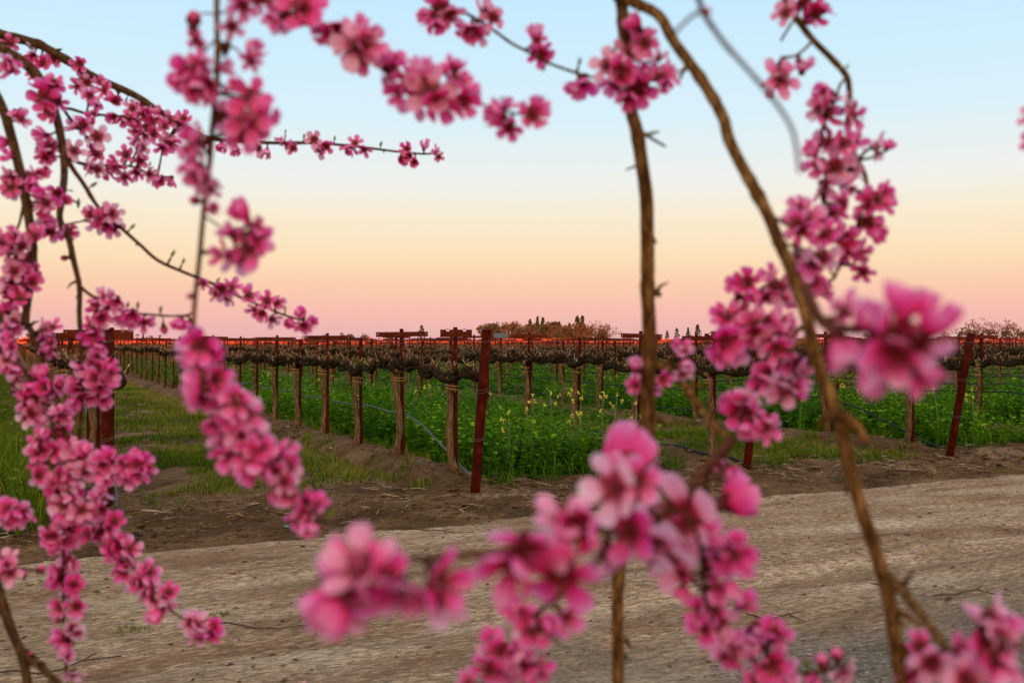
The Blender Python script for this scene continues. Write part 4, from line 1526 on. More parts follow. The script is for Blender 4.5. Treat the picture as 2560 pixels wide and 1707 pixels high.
# ------------------------------------------------------------------ peach trees
def petal_geo(mb, rad, ang, pitch, cup, wid, rs, length=1.0):
    """one petal: obovate, cupped, slightly ruffled; appended to mb with its distance-from-centre values in rad"""
    rows = [0.10, 0.24, 0.42, 0.60, 0.76, 0.89, 0.97, 1.0]
    cols = [-1, -.5, 0, .5, 1]
    base = len(mb.v)
    ca, sa = math.cos(ang), math.sin(ang)
    ph1, ph2 = rs.uniform(0, 6), rs.uniform(0, 6)
    tw = rs.uniform(-.18, .18)
    curl = rs.uniform(-.15, .35)
    notch = rs.uniform(0, .05)
    for t in rows:
        w = wid * ((max(0, (t - .04)) / .62) ** .75 * math.sqrt(max(0.0, 1 - t ** 7)) if t < .66 else math.sqrt(max(0.0, 1 - ((t - .62) / .385) ** 2)) * (1.0 if t < .985 else .9))
        w = max(w, .035)
        for c in cols:
            x = t * length - notch * (1 - abs(c)) * (t > .98)
            y = c * w
            # bend the petal along its length: rises with the pitch, flattens or curls back towards the tip
            el = pitch * t - curl * t * t * .5
            z = math.sin(el) * x
            xx = math.cos(el) * x
            z += cup * (c * c) * w * (.5 + .5 * t) + .03 * math.sin(c * 3.3 + ph1 + t * 4) * t + .02 * math.sin(c * 6 + ph2) * t + tw * c * w * t
            mb.v.append(Vector((xx * ca - y * sa, xx * sa + y * ca, z)))
            rad.append(t * (0.92 + .08 * abs(c)))
    n = len(cols)
    for i in range(len(rows) - 1):
        for j in range(n - 1):
            a = base + i * n + j
            mb.f.append((a, a + n, a + n + 1, a + 1)); mb.m.append(0)


def blossom_mesh(seed, pitch, cup, wid=.40, pm=None):
    rs = random.Random(seed)
    mb, rad = MB(), []
    for q in range(5):
        petal_geo(mb, rad, q * 2 * math.pi / 5 + rs.uniform(-.14, .14), pitch + rs.uniform(-.22, .22), cup * rs.uniform(.6, 1.3), wid * rs.uniform(.88, 1.1), rs, rs.uniform(.90, 1.04))
    # calyx cup, sepals
    mb.tube([(0, 0, -.34), (0, 0, -.30), (0, 0, -.10), (0, 0, .02)], [.06, .17, .21, .19], 8, 1)
    for q in range(5):
        a = (q + .5) * 2 * math.pi / 5
        d = Vector((math.cos(a), math.sin(a), 0)); s = Vector((-math.sin(a), math.cos(a), 0))
        p0 = d * .13 + Vector((0, 0, -.06))
        el = pitch * .9 - .1
        p1 = p0 + (d * math.cos(el) + Vector((0, 0, math.sin(el)))) * .17 - Vector((0, 0, .02))
        p2 = p0 + (d * math.cos(el) + Vector((0, 0, math.sin(el)))) * .44 - Vector((0, 0, .03))
        b = len(mb.v)
        mb.v += [p0 + s * .10, p0 - s * .10, p1 - s * .11, p1 + s * .11, p2]
        mb.f += [(b, b + 1, b + 2, b + 3), (b + 3, b + 2, b + 4)]; mb.m += [1, 1]
    # stamens
    for q in range(17):
        a = rs.uniform(0, 6.28); sp = rs.uniform(.05, .34); L = rs.uniform(.34, .58)
        top = Vector((sp * math.cos(a), sp * math.sin(a), L))
        bt = Vector((.06 * math.cos(a), .06 * math.sin(a), .0))
        b = len(mb.v)
        w = .013
        mb.v += [bt + Vector((w, 0, 0)), bt + Vector((-w * .5, w * .87, 0)), bt + Vector((-w * .5, -w * .87, 0)), top]
        mb.f += [(b, b + 1, b + 3), (b + 1, b + 2, b + 3), (b + 2, b, b + 3)]; mb.m += [2] * 3
        mb.ball(top, .036, 2, 4, 3)
    me = mb.mesh('blossom', [pm or M_PETAL, M_CALYX, M_STAMEN])
    a = me.attributes.new('rad', 'FLOAT', 'POINT')
    a.data.foreach_set('value', np.array(rad + [0.1] * (len(mb.v) - len(rad)), np.float32))
    return me


def bud_mesh(seed):
    rs = random.Random(seed)
    mb = MB()
    mb.ball((0, 0, .25), .36, 0, 8, 6, (1, 1, 1.25), .04, seed)
    nb = len(mb.v)
    rad = [.35 + .5 * max(0, p.z) for p in mb.v]
    mb.tube([(0, 0, -.42), (0, 0, -.30), (0, 0, .02)], [.06, .20, .30], 8, 1)
    for q in range(5):
        a = (q + .5) * 2 * math.pi / 5
        d = Vector((math.cos(a), math.sin(a), 0)); s = Vector((-math.sin(a), math.cos(a), 0))
        b = len(mb.v)
        p0 = d * .32 + Vector((0, 0, -.02)); p1 = d * .38 + Vector((0, 0, .2)); p2 = d * .33 + Vector((0, 0, .42))
        mb.v += [p0 + s * .16, p0 - s * .16, p1 - s * .13, p1 + s * .13, p2]
        mb.f += [(b, b + 1, b + 2, b + 3), (b + 3, b + 2, b + 4)]; mb.m += [1, 1]
    me = mb.mesh('flower_bud', [M_PETAL, M_CALYX])
    at = me.attributes.new('rad', 'FLOAT', 'POINT')
    at.data.foreach_set('value', np.array(rad + [.1] * (len(mb.v) - nb), np.float32))
    return me


def shoot_mesh(seed):
    rs = random.Random(seed)
    mb = MB()
    mb.tube([(0, 0, -.2), (0, 0, .3)], [.08, .05], 5)
    for q in range(3):
        a = q * 2.1 + rs.uniform(-.3, .3); e = rs.uniform(.15, .5)
        d = Vector((math.cos(a) * math.sin(e), math.sin(a) * math.sin(e), math.cos(e)))
        s = Vector((-math.sin(a), math.cos(a), 0)); n = d.cross(s)
        L = rs.uniform(.7, 1.1)
        b = len(mb.v)
        for t, w in ((0, .04), (.3, .20), (.65, .17), (1, .005)):
            c = d * L * t + n * (.12 * t * t)
            mb.v += [c - s * w + n * .03, c, c + s * w + n * .03]
        for i in range(3):
            for j in range(2):
                o = b + i * 3 + j
                mb.f.append((o, o + 1, o + 4, o + 3)); mb.m.append(0)
    return mb.mesh('leaf_shoot', [M_SHOOT])


OPEN = [blossom_mesh(s, p, c, w) for s, (p, c, w) in enumerate(((.30, .35, .33), (.50, .4, .32), (.16, .30, .31), (.62, .45, .34), (.38, .3, .30), (.75, .4, .33)))]
OPEN_PALE = [blossom_mesh(10 + s, p, c, w, M_PALEPETAL) for s, (p, c, w) in enumerate(((.30, .35, .34), (.55, .4, .33), (.20, .30, .32)))]
HALF = [blossom_mesh(20 + s, p, c, .34) for s, (p, c) in enumerate(((.95, .6), (1.15, .7), (.82, .5)))]
BUDS = [bud_mesh(40 + s) for s in range(2)]
SHOOTS = [shoot_mesh(60 + s) for s in range(3)]
FL_D = 0.0338

DIRS = {'f': (0, 0, 1), 'l': (-.75, .05, .65), 'r': (.75, .05, .65), 'u': (0, .75, .6), 'd': (0, -.70, .65), 'ul': (-.6, .55, .55), 'ur': (.6, .55, .55),
        'dl': (-.55, -.6, .55), 'dr': (.55, -.6, .55), 'b': (.1, -.2, -1), 'L': (-1, .1, .12), 'R': (1, .1, .12), 'U': (.05, 1, .15), 'D': (.05, -1, .15),
        'o': None, 'g': None}
TILE = {'K1': (0, 0, .54847), 'K2': (850, 0, .54847), 'K3': (1700, 0, .54847), 'K4': (0, 847, .54847), 'K5': (850, 847, .54847), 'K6': (1700, 847, .54847),
        'L1': (0, 60, .2551), 'L2': (0, 460, .2551), 'L3': (0, 860, .2551), 'L4': (0, 1260, .28504), 'T1': (400, 0, .2551),
        'R1': (1500, 1200, .3233), 'C1': (1150, 1050, .41907), 'R2': (1750, 600, .3507), 'S': (0, 0, 1)}


def TP(tile, x, y):
    ox, oy, s = TILE[tile]
    return ox + x * s, oy + y * s


def smooth_path(pts, rad, sub=4):
    P = [pts[0]] + list(pts) + [pts[-1]]
    out, ro = [], []
    for i in range(1, len(P) - 2):
        for q in range(sub):
            t = q / sub
            p0, p1, p2, p3 = P[i - 1], P[i], P[i + 1], P[i + 2]
            out.append(.5 * ((2 * p1) + (p2 - p0) * t + (2 * p0 - 5 * p1 + 4 * p2 - p3) * t * t + (3 * p1 - p0 - 3 * p2 + p3) * t ** 3))
            ro.append(rad[i - 1] * (1 - t) + rad[i] * t)
    out.append(pts[-1]); ro.append(rad[-1])
    return out, ro


class Branch:
    """one limb or spray: stem polylines and flowers read off the photograph, set at their own distances"""
    def __init__(self, tree, label, seed, bark=None, name='branch'):
        self.tree, self.label, self.seed = tree, label, seed
        self.bark = bark or (M_BACKLITBARK if tree is TREE_A else M_PEACHBARK)
        self.name = name
        self.stems, self.fl, self.pts = [], [], []

    def stem(self, pts, r, z):
        """pts: list of (tile, [(x, y), ...]); r, z: radius in photo pixels and distance, interpolated along the stem from the given lists"""
        flat = [TP(t, x, y) for t, l in pts for x, y in l]
        d = [0]
        for a, b in zip(flat, flat[1:]):
            d.append(d[-1] + math.hypot(b[0] - a[0], b[1] - a[1]))
        L = d[-1]
        r = r if isinstance(r, (list, tuple)) else [r, r]
        z = z if isinstance(z, (list, tuple)) else [z, z]
        rr = [float(np.interp(q / L, np.linspace(0, 1, len(r)), r)) for q in d]
        zz = [float(np.interp(q / L, np.linspace(0, 1, len(z)), z)) for q in d]
        W = [px(x, y, z_) for (x, y), z_ in zip(flat, zz)]
        RW = [a * z_ / F for a, z_ in zip(rr, zz)]
        self.stems.append(smooth_path(W, RW))
        return self

    def flowers(self, tile, items, size=1.0):
        for it in items:
            self.fl.append((tile,) + tuple(it[:3]) + ((it[3] if len(it) > 3 else 1.0) * size,))
        return self

    def build(self):
        rs = random.Random(self.seed)
        mb = MB()
        for i, (p, r) in enumerate(self.stems):
            # slight swelling at the nodes
            r2 = [a * (1 + (rs.uniform(.08, .2) if rs.random() < .10 else 0) + rs.uniform(-.02, .02)) for j, a in enumerate(r)]
            mb.tube(p, r2, 10, 0, True, .03, self.seed + i)
            for j in range(2, len(p) - 2):
                if r[j] > .0028 and rs.random() < .16:
                    t_ = (p[j + 1] - p[j - 1]).normalized()
                    sd = t_.cross(Vector((rs.uniform(-1, 1), rs.uniform(-1, 1), rs.uniform(-1, 1)))).normalized()
                    L_ = r[j] + rs.uniform(.002, .012)
                    mb.tube([p[j], p[j] + (sd + t_ * .3) * L_ * .6, p[j] + (sd + t_ * .6) * L_], [r[j] * .7, r[j] * .45, r[j] * .15], 6, 0)
        # samples to hang the flowers from
        S = []
        for p, r in self.stems:
            for a, b, ra in zip(p, p[1:], r):
                for t in (0, .25, .5, .75):
                    w = a.lerp(b, t)
                    S.append((CX + w.x / w.y * F, CY - (w.z - CAMH) / w.y * F, w, ra))
        SA_ = np.array([(s[0], s[1]) for s in S])
        placed = []
        for tile, x, y, code, size in self.fl:
            if code not in ('f', 'o', 'g') and not code.endswith('p') and size < 1.2 and rs.random() < (.13 if self.seed in (8, 9, 26) else .03):
                continue
            pale = code.endswith('p') or (code not in ('o', 'g') and rs.random() < .27)
            code = code.rstrip('p') if code not in ('o', 'g') else code
            sx, sy = TP(tile, x, y)
            j = int(np.argmin((SA_[:, 0] - sx) ** 2 + (SA_[:, 1] - sy) ** 2))
            w, ra = S[j][2], S[j][3]
            dist2d = math.hypot(SA_[j, 0] - sx, SA_[j, 1] - sy) / F * w.y
            z = w.y
            dvec = DIRS.get(code)
            if code in ('o', 'g'):
                off = px(sx, sy, z) - w
                d = (off.normalized() if off.length > .004 else Vector((0, 0, 1)))
                d = (d + Vector((rs.uniform(-.2, .2), -.15, rs.uniform(-.2, .2)))).normalized()
                z += rs.uniform(-.006, .003)
            else:
                d = Vector((dvec[0], -dvec[2], dvec[1]))
                d = (d + Vector((rs.gauss(0, .22), rs.gauss(0, .16), rs.gauss(0, .22)))).normalized()
                z += rs.uniform(-.016, .008) - max(0, -d.y) * .010
            c = px(sx, sy, z)
            s = FL_D / 2 * size * rs.uniform(.90, 1.08) * (.90 if self.tree is TREE_A and self.seed > 5 else 1.0)
            base = c - d * (s * .42) if code not in ('o', 'g') else c - d * s * .2
            tail = base - d * s * (.34 if code not in ('g',) else .15)
            # pedicel to the stem
            gap = (tail - w).length
            if gap > ra * 1.1:
                m_ = w.lerp(tail, .5) - Vector((0, 0, 0)) + d * min(-.0, -.1 * gap)
                pr = max(.0009, min(.0016, .05 * s + .0006))
                mb.tube([w, m_, tail + d * s * .06], [pr * 1.5, pr, pr * 1.1], 5, 1)
            placed.append((code, base, d, s, pale))
        broot = mb.build(self.name, [self.bark, M_TWIG], self.tree)
        broot['label'] = self.label
        for code, base, d, s, pale in placed:
            if code == 'o':
                me, nm, sc = rs.choice(BUDS), 'flower_bud', s * .62
            elif code == 'g':
                me, nm, sc = rs.choice(SHOOTS), 'leaf_shoot', s * .62
            else:
                if rs.random() < .05:
                    nb_ = link('flower_bud', rs.choice(BUDS), broot)
                    nb_.location = base + Vector((rs.uniform(-1, 1), rs.uniform(-.5, .5), rs.uniform(-1, 1))) * s * .5; nb_.scale = (s * .45,) * 3
                    nb_.rotation_euler = (rs.uniform(0, 3), rs.uniform(0, 3), 0)
                me, nm, sc = (rs.choice(HALF) if rs.random() < (.08 if code == 'f' else .34) else rs.choice(OPEN_PALE if pale else OPEN)), 'blossom', s
            o = link(nm, me, broot)
            q = d.to_track_quat('Z', 'Y')
            o.rotation_mode = 'QUATERNION'
            o.rotation_quaternion = q @ Matrix.Rotation(rs.uniform(0, 6.28), 3, 'Z').to_quaternion()
            o.location = base
            o.scale = (sc, sc, sc * rs.uniform(.85, 1.1))
        return broot


TREE_A = empty('peach_tree', (0, 0, 0))
tag(TREE_A, 'peach tree with thin arching branches crowded with small pink blossoms over the upright post', 'tree', 'blossoming peach trees')
TREE_B = empty('peach_tree', (0, 0, 0))
tag(TREE_B, 'peach tree with bare forked brown limbs and large blurred pink blossoms close to the viewer', 'tree', 'blossoming peach trees')


def BR(tree, label, seed, **k):
    return Branch(tree, label, seed, **k)


branches = []
# ---- tree A
b = BR(TREE_A, 'long arching branch with a tight line of small blossoms below it', 1)
b.stem([('K1', [(-70, 130), (0, 160), (150, 197), (215, 226), (300, 275), (440, 360), (600, 430), (720, 505), (850, 582), (950, 632), (1080, 648), (1250, 655), (1400, 655), (1568, 665)]), ('K2', [(100, 674), (200, 687), (290, 698), (380, 705), (440, 702)])],
       [11.5, 11, 10, 8, 5.5, 4.2, 3.6, 3, 2.4], [1.58, 1.62, 1.66])
b.stem([('K1', [(120, 200), (170, 192), (212, 206)])], [9, 7, 2], 1.60)
b.stem([('L1', [(600, 830), (700, 842), (830, 880), (1000, 900), (1200, 912), (1290, 900)])], [4, 3], [1.4, 1.6])
b.stem([('L1', [(650, 1300), (780, 1370), (950, 1390), (1100, 1400), (1300, 1405), (1500, 1490), (1700, 1510)])], [5, 3, 2.5], [1.35, 1.55])
b.stem([('L1', [(620, 840), (700, 950), (860, 1130), (900, 1250)])], [4, 3], [1.3, 1.45])
b.flowers('L1', [(85, 195, 'f'), (290, 250, 'dl'), (320, 340, 'd'), (415, 385, 'f'), (290, 470, 'f'), (530, 350, 'r'), (765, 400, 'f'), (785, 530, 'f', 1.1), (720, 620, 'd'), (850, 600, 'dr'), (1000, 640, 'f'),
                 (880, 710, 'd'), (930, 790, 'd'), (1080, 720, 'l'), (1140, 760, 'r'), (1000, 850, 'dl'), (880, 880, 'l'), (1280, 830, 'f'), (1370, 790, 'u'), (1100, 930, 'd'), (1190, 970, 'dl'), (1320, 970, 'd'),
                 (1320, 1040, 'f'), (1440, 880, 'r'), (1450, 1000, 'f'), (1550, 930, 'd'), (1530, 850, 'u'), (1650, 940, 'f'), (1800, 920, 'ur'), (1740, 1010, 'd'), (1640, 1150, 'f'), (1400, 1110, 'd'), (1310, 1170, 'dl'),
                 (1430, 1220, 'r'), (1580, 1250, 'd'), (1700, 1190, 'dr'), (1210, 1280, 'f'), (1100, 1370, 'f'), (930, 1270, 'f'), (860, 1260, 'l'), (830, 1400, 'l'), (940, 1440, 'f'), (1020, 1490, 'd'), (1140, 1450, 'd'),
                 (1210, 1530, 'd'), (1330, 1480, 'd'), (1370, 1350, 'dr'), (1490, 1490, 'dr'), (860, 960, 'f'), (690, 990, 'l'), (800, 1010, 'd'), (960, 1110, 'f', 1.25), (740, 1230, 'r'), (1560, 1540, 'd'), (1660, 1560, 'd'),
                 (1240, 740, 'g', .8), (1470, 1390, 'g', .8), (50, 170, 'l'), (990, 560, 'ur', .8), (1250, 930, 'f'), (1500, 960, 'f'), (1380, 900, 'f'), (1590, 1010, 'f'), (1500, 1080, 'f')], .98)
b.flowers('T1', [(440, 1400, 'd'), (600, 1445, 'd'), (740, 1490, 'd'), (940, 1470, 'd'), (1040, 1510, 'd'), (1200, 1430, 'l'), (1290, 1450, 'f'), (1500, 1370, 'f'), (1540, 1510, 'dl'), (1630, 1450, 'd'), (1860, 1480, 'd'), (60, 1440, 'd'),
                 (1160, 1390, 'dl', .8), (380, 1275, 'g'), (1410, 1350, 'g'), (1710, 1370, 'g'), (1840, 1440, 'g', .8), (1230, 1300, 'g', .7)], .95)
b.flowers('K2', [(70, 645, 'u'), (30, 690, 'd'), (105, 695, 'd'), (300, 680, 'f'), (345, 670, 'u'), (385, 665, 'u'), (285, 730, 'd'), (340, 745, 'd'), (455, 700, 'r'), (310, 715, 'f'), (455, 725, 'dr', .8), (185, 665, 'g'), (200, 690, 'g', .8)], .95)
branches.append(b)

b = BR(TREE_A, 'thick hanging stem crossing the arch, blossoms at the top and bare below', 2)
b.stem([('K1', [(-80, 190), (0, 224), (110, 290), (200, 395), (252, 520), (283, 660), (293, 780), (284, 900), (272, 1000), (310, 1080), (338, 1200), (362, 1310), (362, 1440), (370, 1568)]), ('K4', [(374, 150), (371, 300), (362, 480)])],
       [14, 13, 11, 9, 8, 7, 6, 5.5, 5], [1.25, 1.22, 1.15, 1.1])
b.stem([('L2', [(620, 130), (700, 160), (770, 200)])], [3, 2], 1.2)
b.stem([('L2', [(690, 560), (680, 690), (690, 750)])], [3, 2], 1.18)
b.flowers('L1', [(410, 725, 'f', 1.35), (390, 590, 'u'), (545, 630, 'r'), (450, 870, 'd', 1.1), (540, 540, 'ur', .8), (380, 1080, 'l'), (460, 1190, 'f', 1.15), (370, 1220, 'l'), (480, 1290, 'd'), (250, 740, 'l', .7), (560, 800, 'dr'), (350, 800, 'dl', .9), (430, 1330, 'd', .8)], .95)
b.flowers('L2', [(545, 110, 'f', .9), (650, 165, 'r', .8), (620, 730, 'o', .9), (770, 200, 'g', .9), (570, 330, 'g', .8), (690, 70, 'g', .6)])
b.flowers('L3', [(960, 60, 'd', .95), (980, 130, 'r', .8), (830, 180, 'l', .8), (740, 265, 'l'), (930, 240, 'f'), (1070, 205, 'ur', .8), (1090, 310, 'r'), (850, 300, 'l', .9), (700, 400, 'l'), (1000, 400, 'f'), (850, 540, 'd', .9), (730, 590, 'dl', .9), (940, 530, 'd', .9),
                 (1030, 560, 'dr', .9), (980, 470, 'd', .9), (1050, 380, 'ur', .9), (900, 340, 'f', .9), (760, 470, 'd', .8), (750, 860, 'g', .9)], 1.0)
branches.append(b)

b = BR(TREE_A, 'slender side twig with one blossom cluster, bare middle and flowering tip', 3, bark=M_TWIG, name='twig')
b.stem([('K1', [(292, 700), (330, 770), (380, 840), (450, 950), (550, 1040), (640, 1120), (720, 1190), (830, 1240), (900, 1268), (980, 1300), (1100, 1360), (1200, 1400), (1300, 1440), (1410, 1472)])], [6.5, 5, 4.5, 4, 3.2, 2.4], [1.18, 1.35])
b.flowers('L2', [(870, 290, 'f'), (930, 330, 'l'), (1030, 290, 'f'), (1130, 300, 'r'), (920, 430, 'd'), (1020, 440, 'd'), (1120, 460, 'dr'), (1060, 230, 'u', .8)], .95)
b.flowers('K1', [(920, 1300, 'f', .8), (1010, 1330, 'f'), (970, 1345, 'l', .8), (1030, 1375, 'd'), (1070, 1300, 'ur'), (1140, 1340, 'ur'), (1210, 1370, 'f'), (1270, 1385, 'r', .8), (1150, 1430, 'dl'), (1190, 1440, 'd'), (1250, 1470, 'd'), (1320, 1475, 'd'), (1370, 1430, 'u'), (1420, 1470, 'r'), (1380, 1500, 'd'),
                 (600, 1040, 'g'), (785, 1165, 'g'), (835, 1198, 'g'), (420, 850, 'g'), (622, 1112, 'g', .7), (990, 1285, 'g', .8), (1300, 1415, 'g', .7)], .95)
branches.append(b)

b = BR(TREE_A, 'drooping twig with pendent blossoms and one red hanging bud', 4, bark=M_TWIG, name='twig')
b.stem([('L2', [(775, 1000), (830, 1050), (890, 1095), (1000, 1150), (1120, 1210), (1250, 1260), (1400, 1280), (1550, 1290), (1700, 1300), (1830, 1290), (1880, 1270)])], [4.5, 3, 2.6], [1.14, 1.1])
b.stem([('L2', [(1590, 1290), (1600, 1340), (1605, 1400)])], [1.6, 1.4], 1.11)
b.flowers('L2', [(960, 1110, 'l'), (930, 1180, 'd', .8), (1100, 1100, 'ur'), (1140, 1180, 'd'), (940, 1260, 'd'), (1010, 1330, 'r'), (860, 1400, 'l', .9), (900, 1510, 'd', 1.1), (1000, 1430, 'dr'), (1230, 1330, 'd', 1.15), (1130, 1370, 'dl'), (1330, 1380, 'dr'), (1430, 1390, 'dr'), (1290, 1310, 'd'),
                 (1610, 1440, 'o', 1.1), (1750, 1370, 'd', .9), (1830, 1400, 'd', .9), (940, 1320, 'g'), (1350, 1205, 'g', .9), (1570, 1250, 'g', .9), (1250, 1200, 'g', .9)], .92)
branches.append(b)

b = BR(TREE_A, 'short cross twig with pale blossoms behind the hanging stems', 5, bark=M_TWIG, name='twig')
b.stem([('L2', [(270, 470), (330, 460), (420, 435), (600, 410), (760, 380), (865, 358)])], [3.5, 2.6, 2.2], [1.14, 1.22])
b.flowers('L2', [(430, 370, 'u'), (480, 400, 'ur', .9), (500, 510, 'd'), (600, 470, 'l'), (690, 470, 'r'), (640, 510, 'd')], .9)
branches.append(b)

b = BR(TREE_A, 'thick dark stem hanging down through the densest blossoms', 6)
b.stem([('K1', [(-90, 330), (0, 470), (50, 620), (90, 780), (114, 900), (133, 1010), (148, 1130), (148, 1250), (128, 1360), (112, 1490)])], [13, 12, 12, 12, 11, 10, 9], [1.18, 1.12])
b.stem([('L2', [(258, 1370), (290, 1420), (330, 1500), (350, 1568)]), ('L3', [(395, 90), (430, 210), (470, 300)])], [8, 7, 5], [1.13, 1.08])
b.stem([('K1', [(118, 880), (102, 960), (85, 1030), (50, 1090)])], [4, 3], 1.12)
b.flowers('L1', [(60, 400, 'd'), (120, 420, 'dr'), (40, 450, 'l'), (180, 900, 'd'), (240, 930, 'r'), (120, 900, 'd', .8), (30, 1170, 'l'), (60, 1290, 'l'), (70, 1400, 'l'), (20, 1500, 'l'), (120, 1500, 'd'), (280, 1490, 'l'), (400, 1480, 'r'), (450, 1440, 'r', .8), (320, 1540, 'd')], .95)
b.flowers('L2', [(60, 70, 'd'), (150, 90, 'd'), (330, 40, 'r'), (390, 100, 'u'), (350, 170, 'l'), (430, 190, 'f'), (430, 270, 'd'), (510, 200, 'r'), (0, 550, 'f', 1.15), (140, 510, 'f', 1.25), (310, 490, 'f', 1.1), (40, 620, 'l'), (190, 620, 'd'), (100, 720, 'l'), (210, 750, 'f'), (290, 780, 'r', .8),
                 (120, 860, 'f', 1.1), (80, 800, 'l'), (310, 870, 'f'), (340, 970, 'r'), (250, 950, 'd'), (170, 960, 'd'), (90, 1020, 'f', 1.1), (20, 930, 'l'), (60, 1100, 'd'), (130, 1180, 'd'), (200, 1110, 'r'), (10, 1240, 'l'), (150, 1340, 'r'), (120, 1420, 'd'), (70, 1470, 'f', .9),
                 (480, 1400, 'R', 1.05), (460, 1530, 'd'), (500, 1370, 'u', .8), (30, 10, 'l'), (90, 20, 'f'), (30, 700, 'l'), (60, 920, 'f'), (180, 1060, 'd'), (250, 850, 'r')], .97)
b.flowers('L3', [(460, 60, 'd'), (470, 110, 'd', .9)])
branches.append(b)

b = BR(TREE_A, 'brown stem at the edge dropping into the tall grass', 7)
b.stem([('L2', [(-120, 1150), (0, 1310), (40, 1480)]), ('L3', [(70, 30), (85, 150), (105, 300), (125, 480)])], [9, 8, 6], [1.1, 1.05])
b.flowers('L2', [(40, 1540, 'l'), (20, 1400, 'l', .8)])
b.flowers('L3', [(20, 230, 'l'), (20, 300, 'dl'), (150, 270, 'd'), (130, 150, 'l', .8), (150, 385, 'd'), (40, 40, 'l'), (110, 30, 'r', .8), (60, 170, 'f', .8), (20, 120, 'l', .8)], .95)
branches.append(b)

b = BR(TREE_A, 'long falling branch that ends in a slanting strand of blossoms over the road', 8)
b.stem([('L3', [(-60, 20), (30, 100), (120, 170), (260, 290), (350, 420), (440, 540), (520, 650), (600, 790), (680, 950), (760, 1150), (800, 1330), (850, 1480)]), ('L4', [(900, 200), (980, 300), (1080, 450), (1170, 560), (1250, 680), (1330, 790), (1440, 880), (1520, 950), (1620, 1020), (1700, 1080), (1850, 1120)])],
       [7, 7, 6, 5, 4, 3.4, 2.6, 2], [1.06, 1.04])
b.stem([('L3', [(790, 1290), (900, 1225), (1050, 1205), (1200, 1220), (1340, 1215)])], [3, 2], 1.02)
b.flowers('L3', [(410, 280, 'u'), (340, 340, 'l'), (420, 430, 'f'), (470, 470, 'd'), (280, 430, 'd', .9), (350, 470, 'f', .7), (360, 550, 'd', .9), (230, 520, 'f', .9), (180, 540, 'l', .9), (590, 400, 'ur'), (560, 490, 'r', .9), (430, 630, 'r', .9), (340, 670, 'r'), (410, 720, 'dr'), (620, 690, 'r'), (640, 750, 'dr'),
                 (550, 650, 'u', .8), (590, 880, 'r'), (600, 960, 'd', .9), (670, 1010, 'u'), (600, 1080, 'l'), (740, 1120, 'f', 1.2), (830, 1040, 'u'), (860, 1100, 'f'), (940, 1040, 'ur'), (700, 1200, 'd'), (860, 1250, 'dr'), (830, 1290, 'd'), (1070, 1100, 'u'), (970, 1190, 'f'), (950, 1260, 'd'),
                 (1000, 1330, 'd'), (1090, 1310, 'd', .9), (1040, 1190, 'r'), (740, 1440, 'r'), (1230, 1190, 'f'), (1330, 1090, 'u', .9), (1330, 1210, 'f'), (1410, 1170, 'r'), (1440, 1260, 'dr'), (1360, 1310, 'd'), (1250, 1360, 'd'), (1160, 1240, 'l'), (960, 1470, 'u'), (990, 1540, 'd'), (930, 1530, 'l'),
                 (780, 1010, 'u', .9), (1000, 1080, 'u', .9), (1500, 1200, 'g', .8), (760, 1350, 'g', 1.0), (870, 1510, 'g', 1.0), (395, 310, 'g', .9)], .98)
b.flowers('L4', [(1010, 140, 'ur'), (990, 200, 'r'), (870, 70, 'f', .9), (800, 210, 'ul'), (740, 270, 'l'), (830, 300, 'd'), (910, 260, 'f'), (990, 270, 'r', .8), (1000, 390, 'f', 1.2), (1080, 370, 'r'), (920, 440, 'dl', .9), (1160, 370, 'ur'), (1180, 430, 'r'), (1010, 490, 'd'), (1110, 500, 'f'), (1030, 550, 'dl', .9),
                 (1070, 630, 'd'), (1250, 570, 'ul', .8), (1340, 580, 'ur', 1.05), (1150, 690, 'l', .9), (1210, 700, 'f', .8), (1360, 690, 'r', .9), (1280, 750, 'l', .8), (1180, 780, 'dl'), (1240, 850, 'd', 1.15), (1330, 830, 'f'), (1390, 870, 'f'), (1370, 970, 'd'), (1450, 950, 'dr'), (1490, 760, 'ur', .9),
                 (1470, 800, 'r', .9), (1690, 950, 'U', .9), (1680, 1060, 'f', 1.0), (1690, 1110, 'd', .8), (1770, 1030, 'ur', .9), (1750, 1130, 'd', .9), (1880, 1060, 'ur', .8), (1890, 1140, 'r', .9), (1750, 1210, 'd'), (1830, 1200, 'd'), (930, 170, 'g'), (1290, 620, 'g'), (1420, 800, 'g', .8)], .98)
branches.append(b)

b = BR(TREE_A, 'long vertical strand of blossoms dangling down over the road', 9)
b.stem([('L3', [(490, 620), (515, 800), (545, 950), (560, 1150), (560, 1400)]), ('L4', [(545, 150), (555, 300), (560, 430), (553, 600), (555, 800), (555, 1000), (575, 1130), (575, 1300), (580, 1450), (590, 1568), (600, 1680)])], [5, 4.2, 4, 3.6, 3.2, 2.8], [1.05, 1.02])
b.flowers('L3', [(150, 640, 'l', .9), (240, 620, 'd', .8), (220, 740, 'f'), (120, 750, 'l'), (290, 790, 'd'), (320, 910, 'ul'), (390, 910, 'u'), (380, 1020, 'f', 1.15), (490, 1060, 'f', .9), (300, 1080, 'l', .9), (400, 1110, 'd'), (320, 1190, 'l'), (370, 1220, 'd', .9), (400, 1290, 'r', .9), (390, 1360, 'd', .9),
                 (550, 1290, 'ul'), (640, 1270, 'f'), (720, 1280, 'r', .9), (550, 1420, 'f', 1.2), (460, 1430, 'l'), (700, 1380, 'd'), (650, 1480, 'd'), (580, 1545, 'f', 1.1), (460, 1530, 'l', .9), (690, 1540, 'dr'), (520, 1350, 'u', .9)], 1.0)
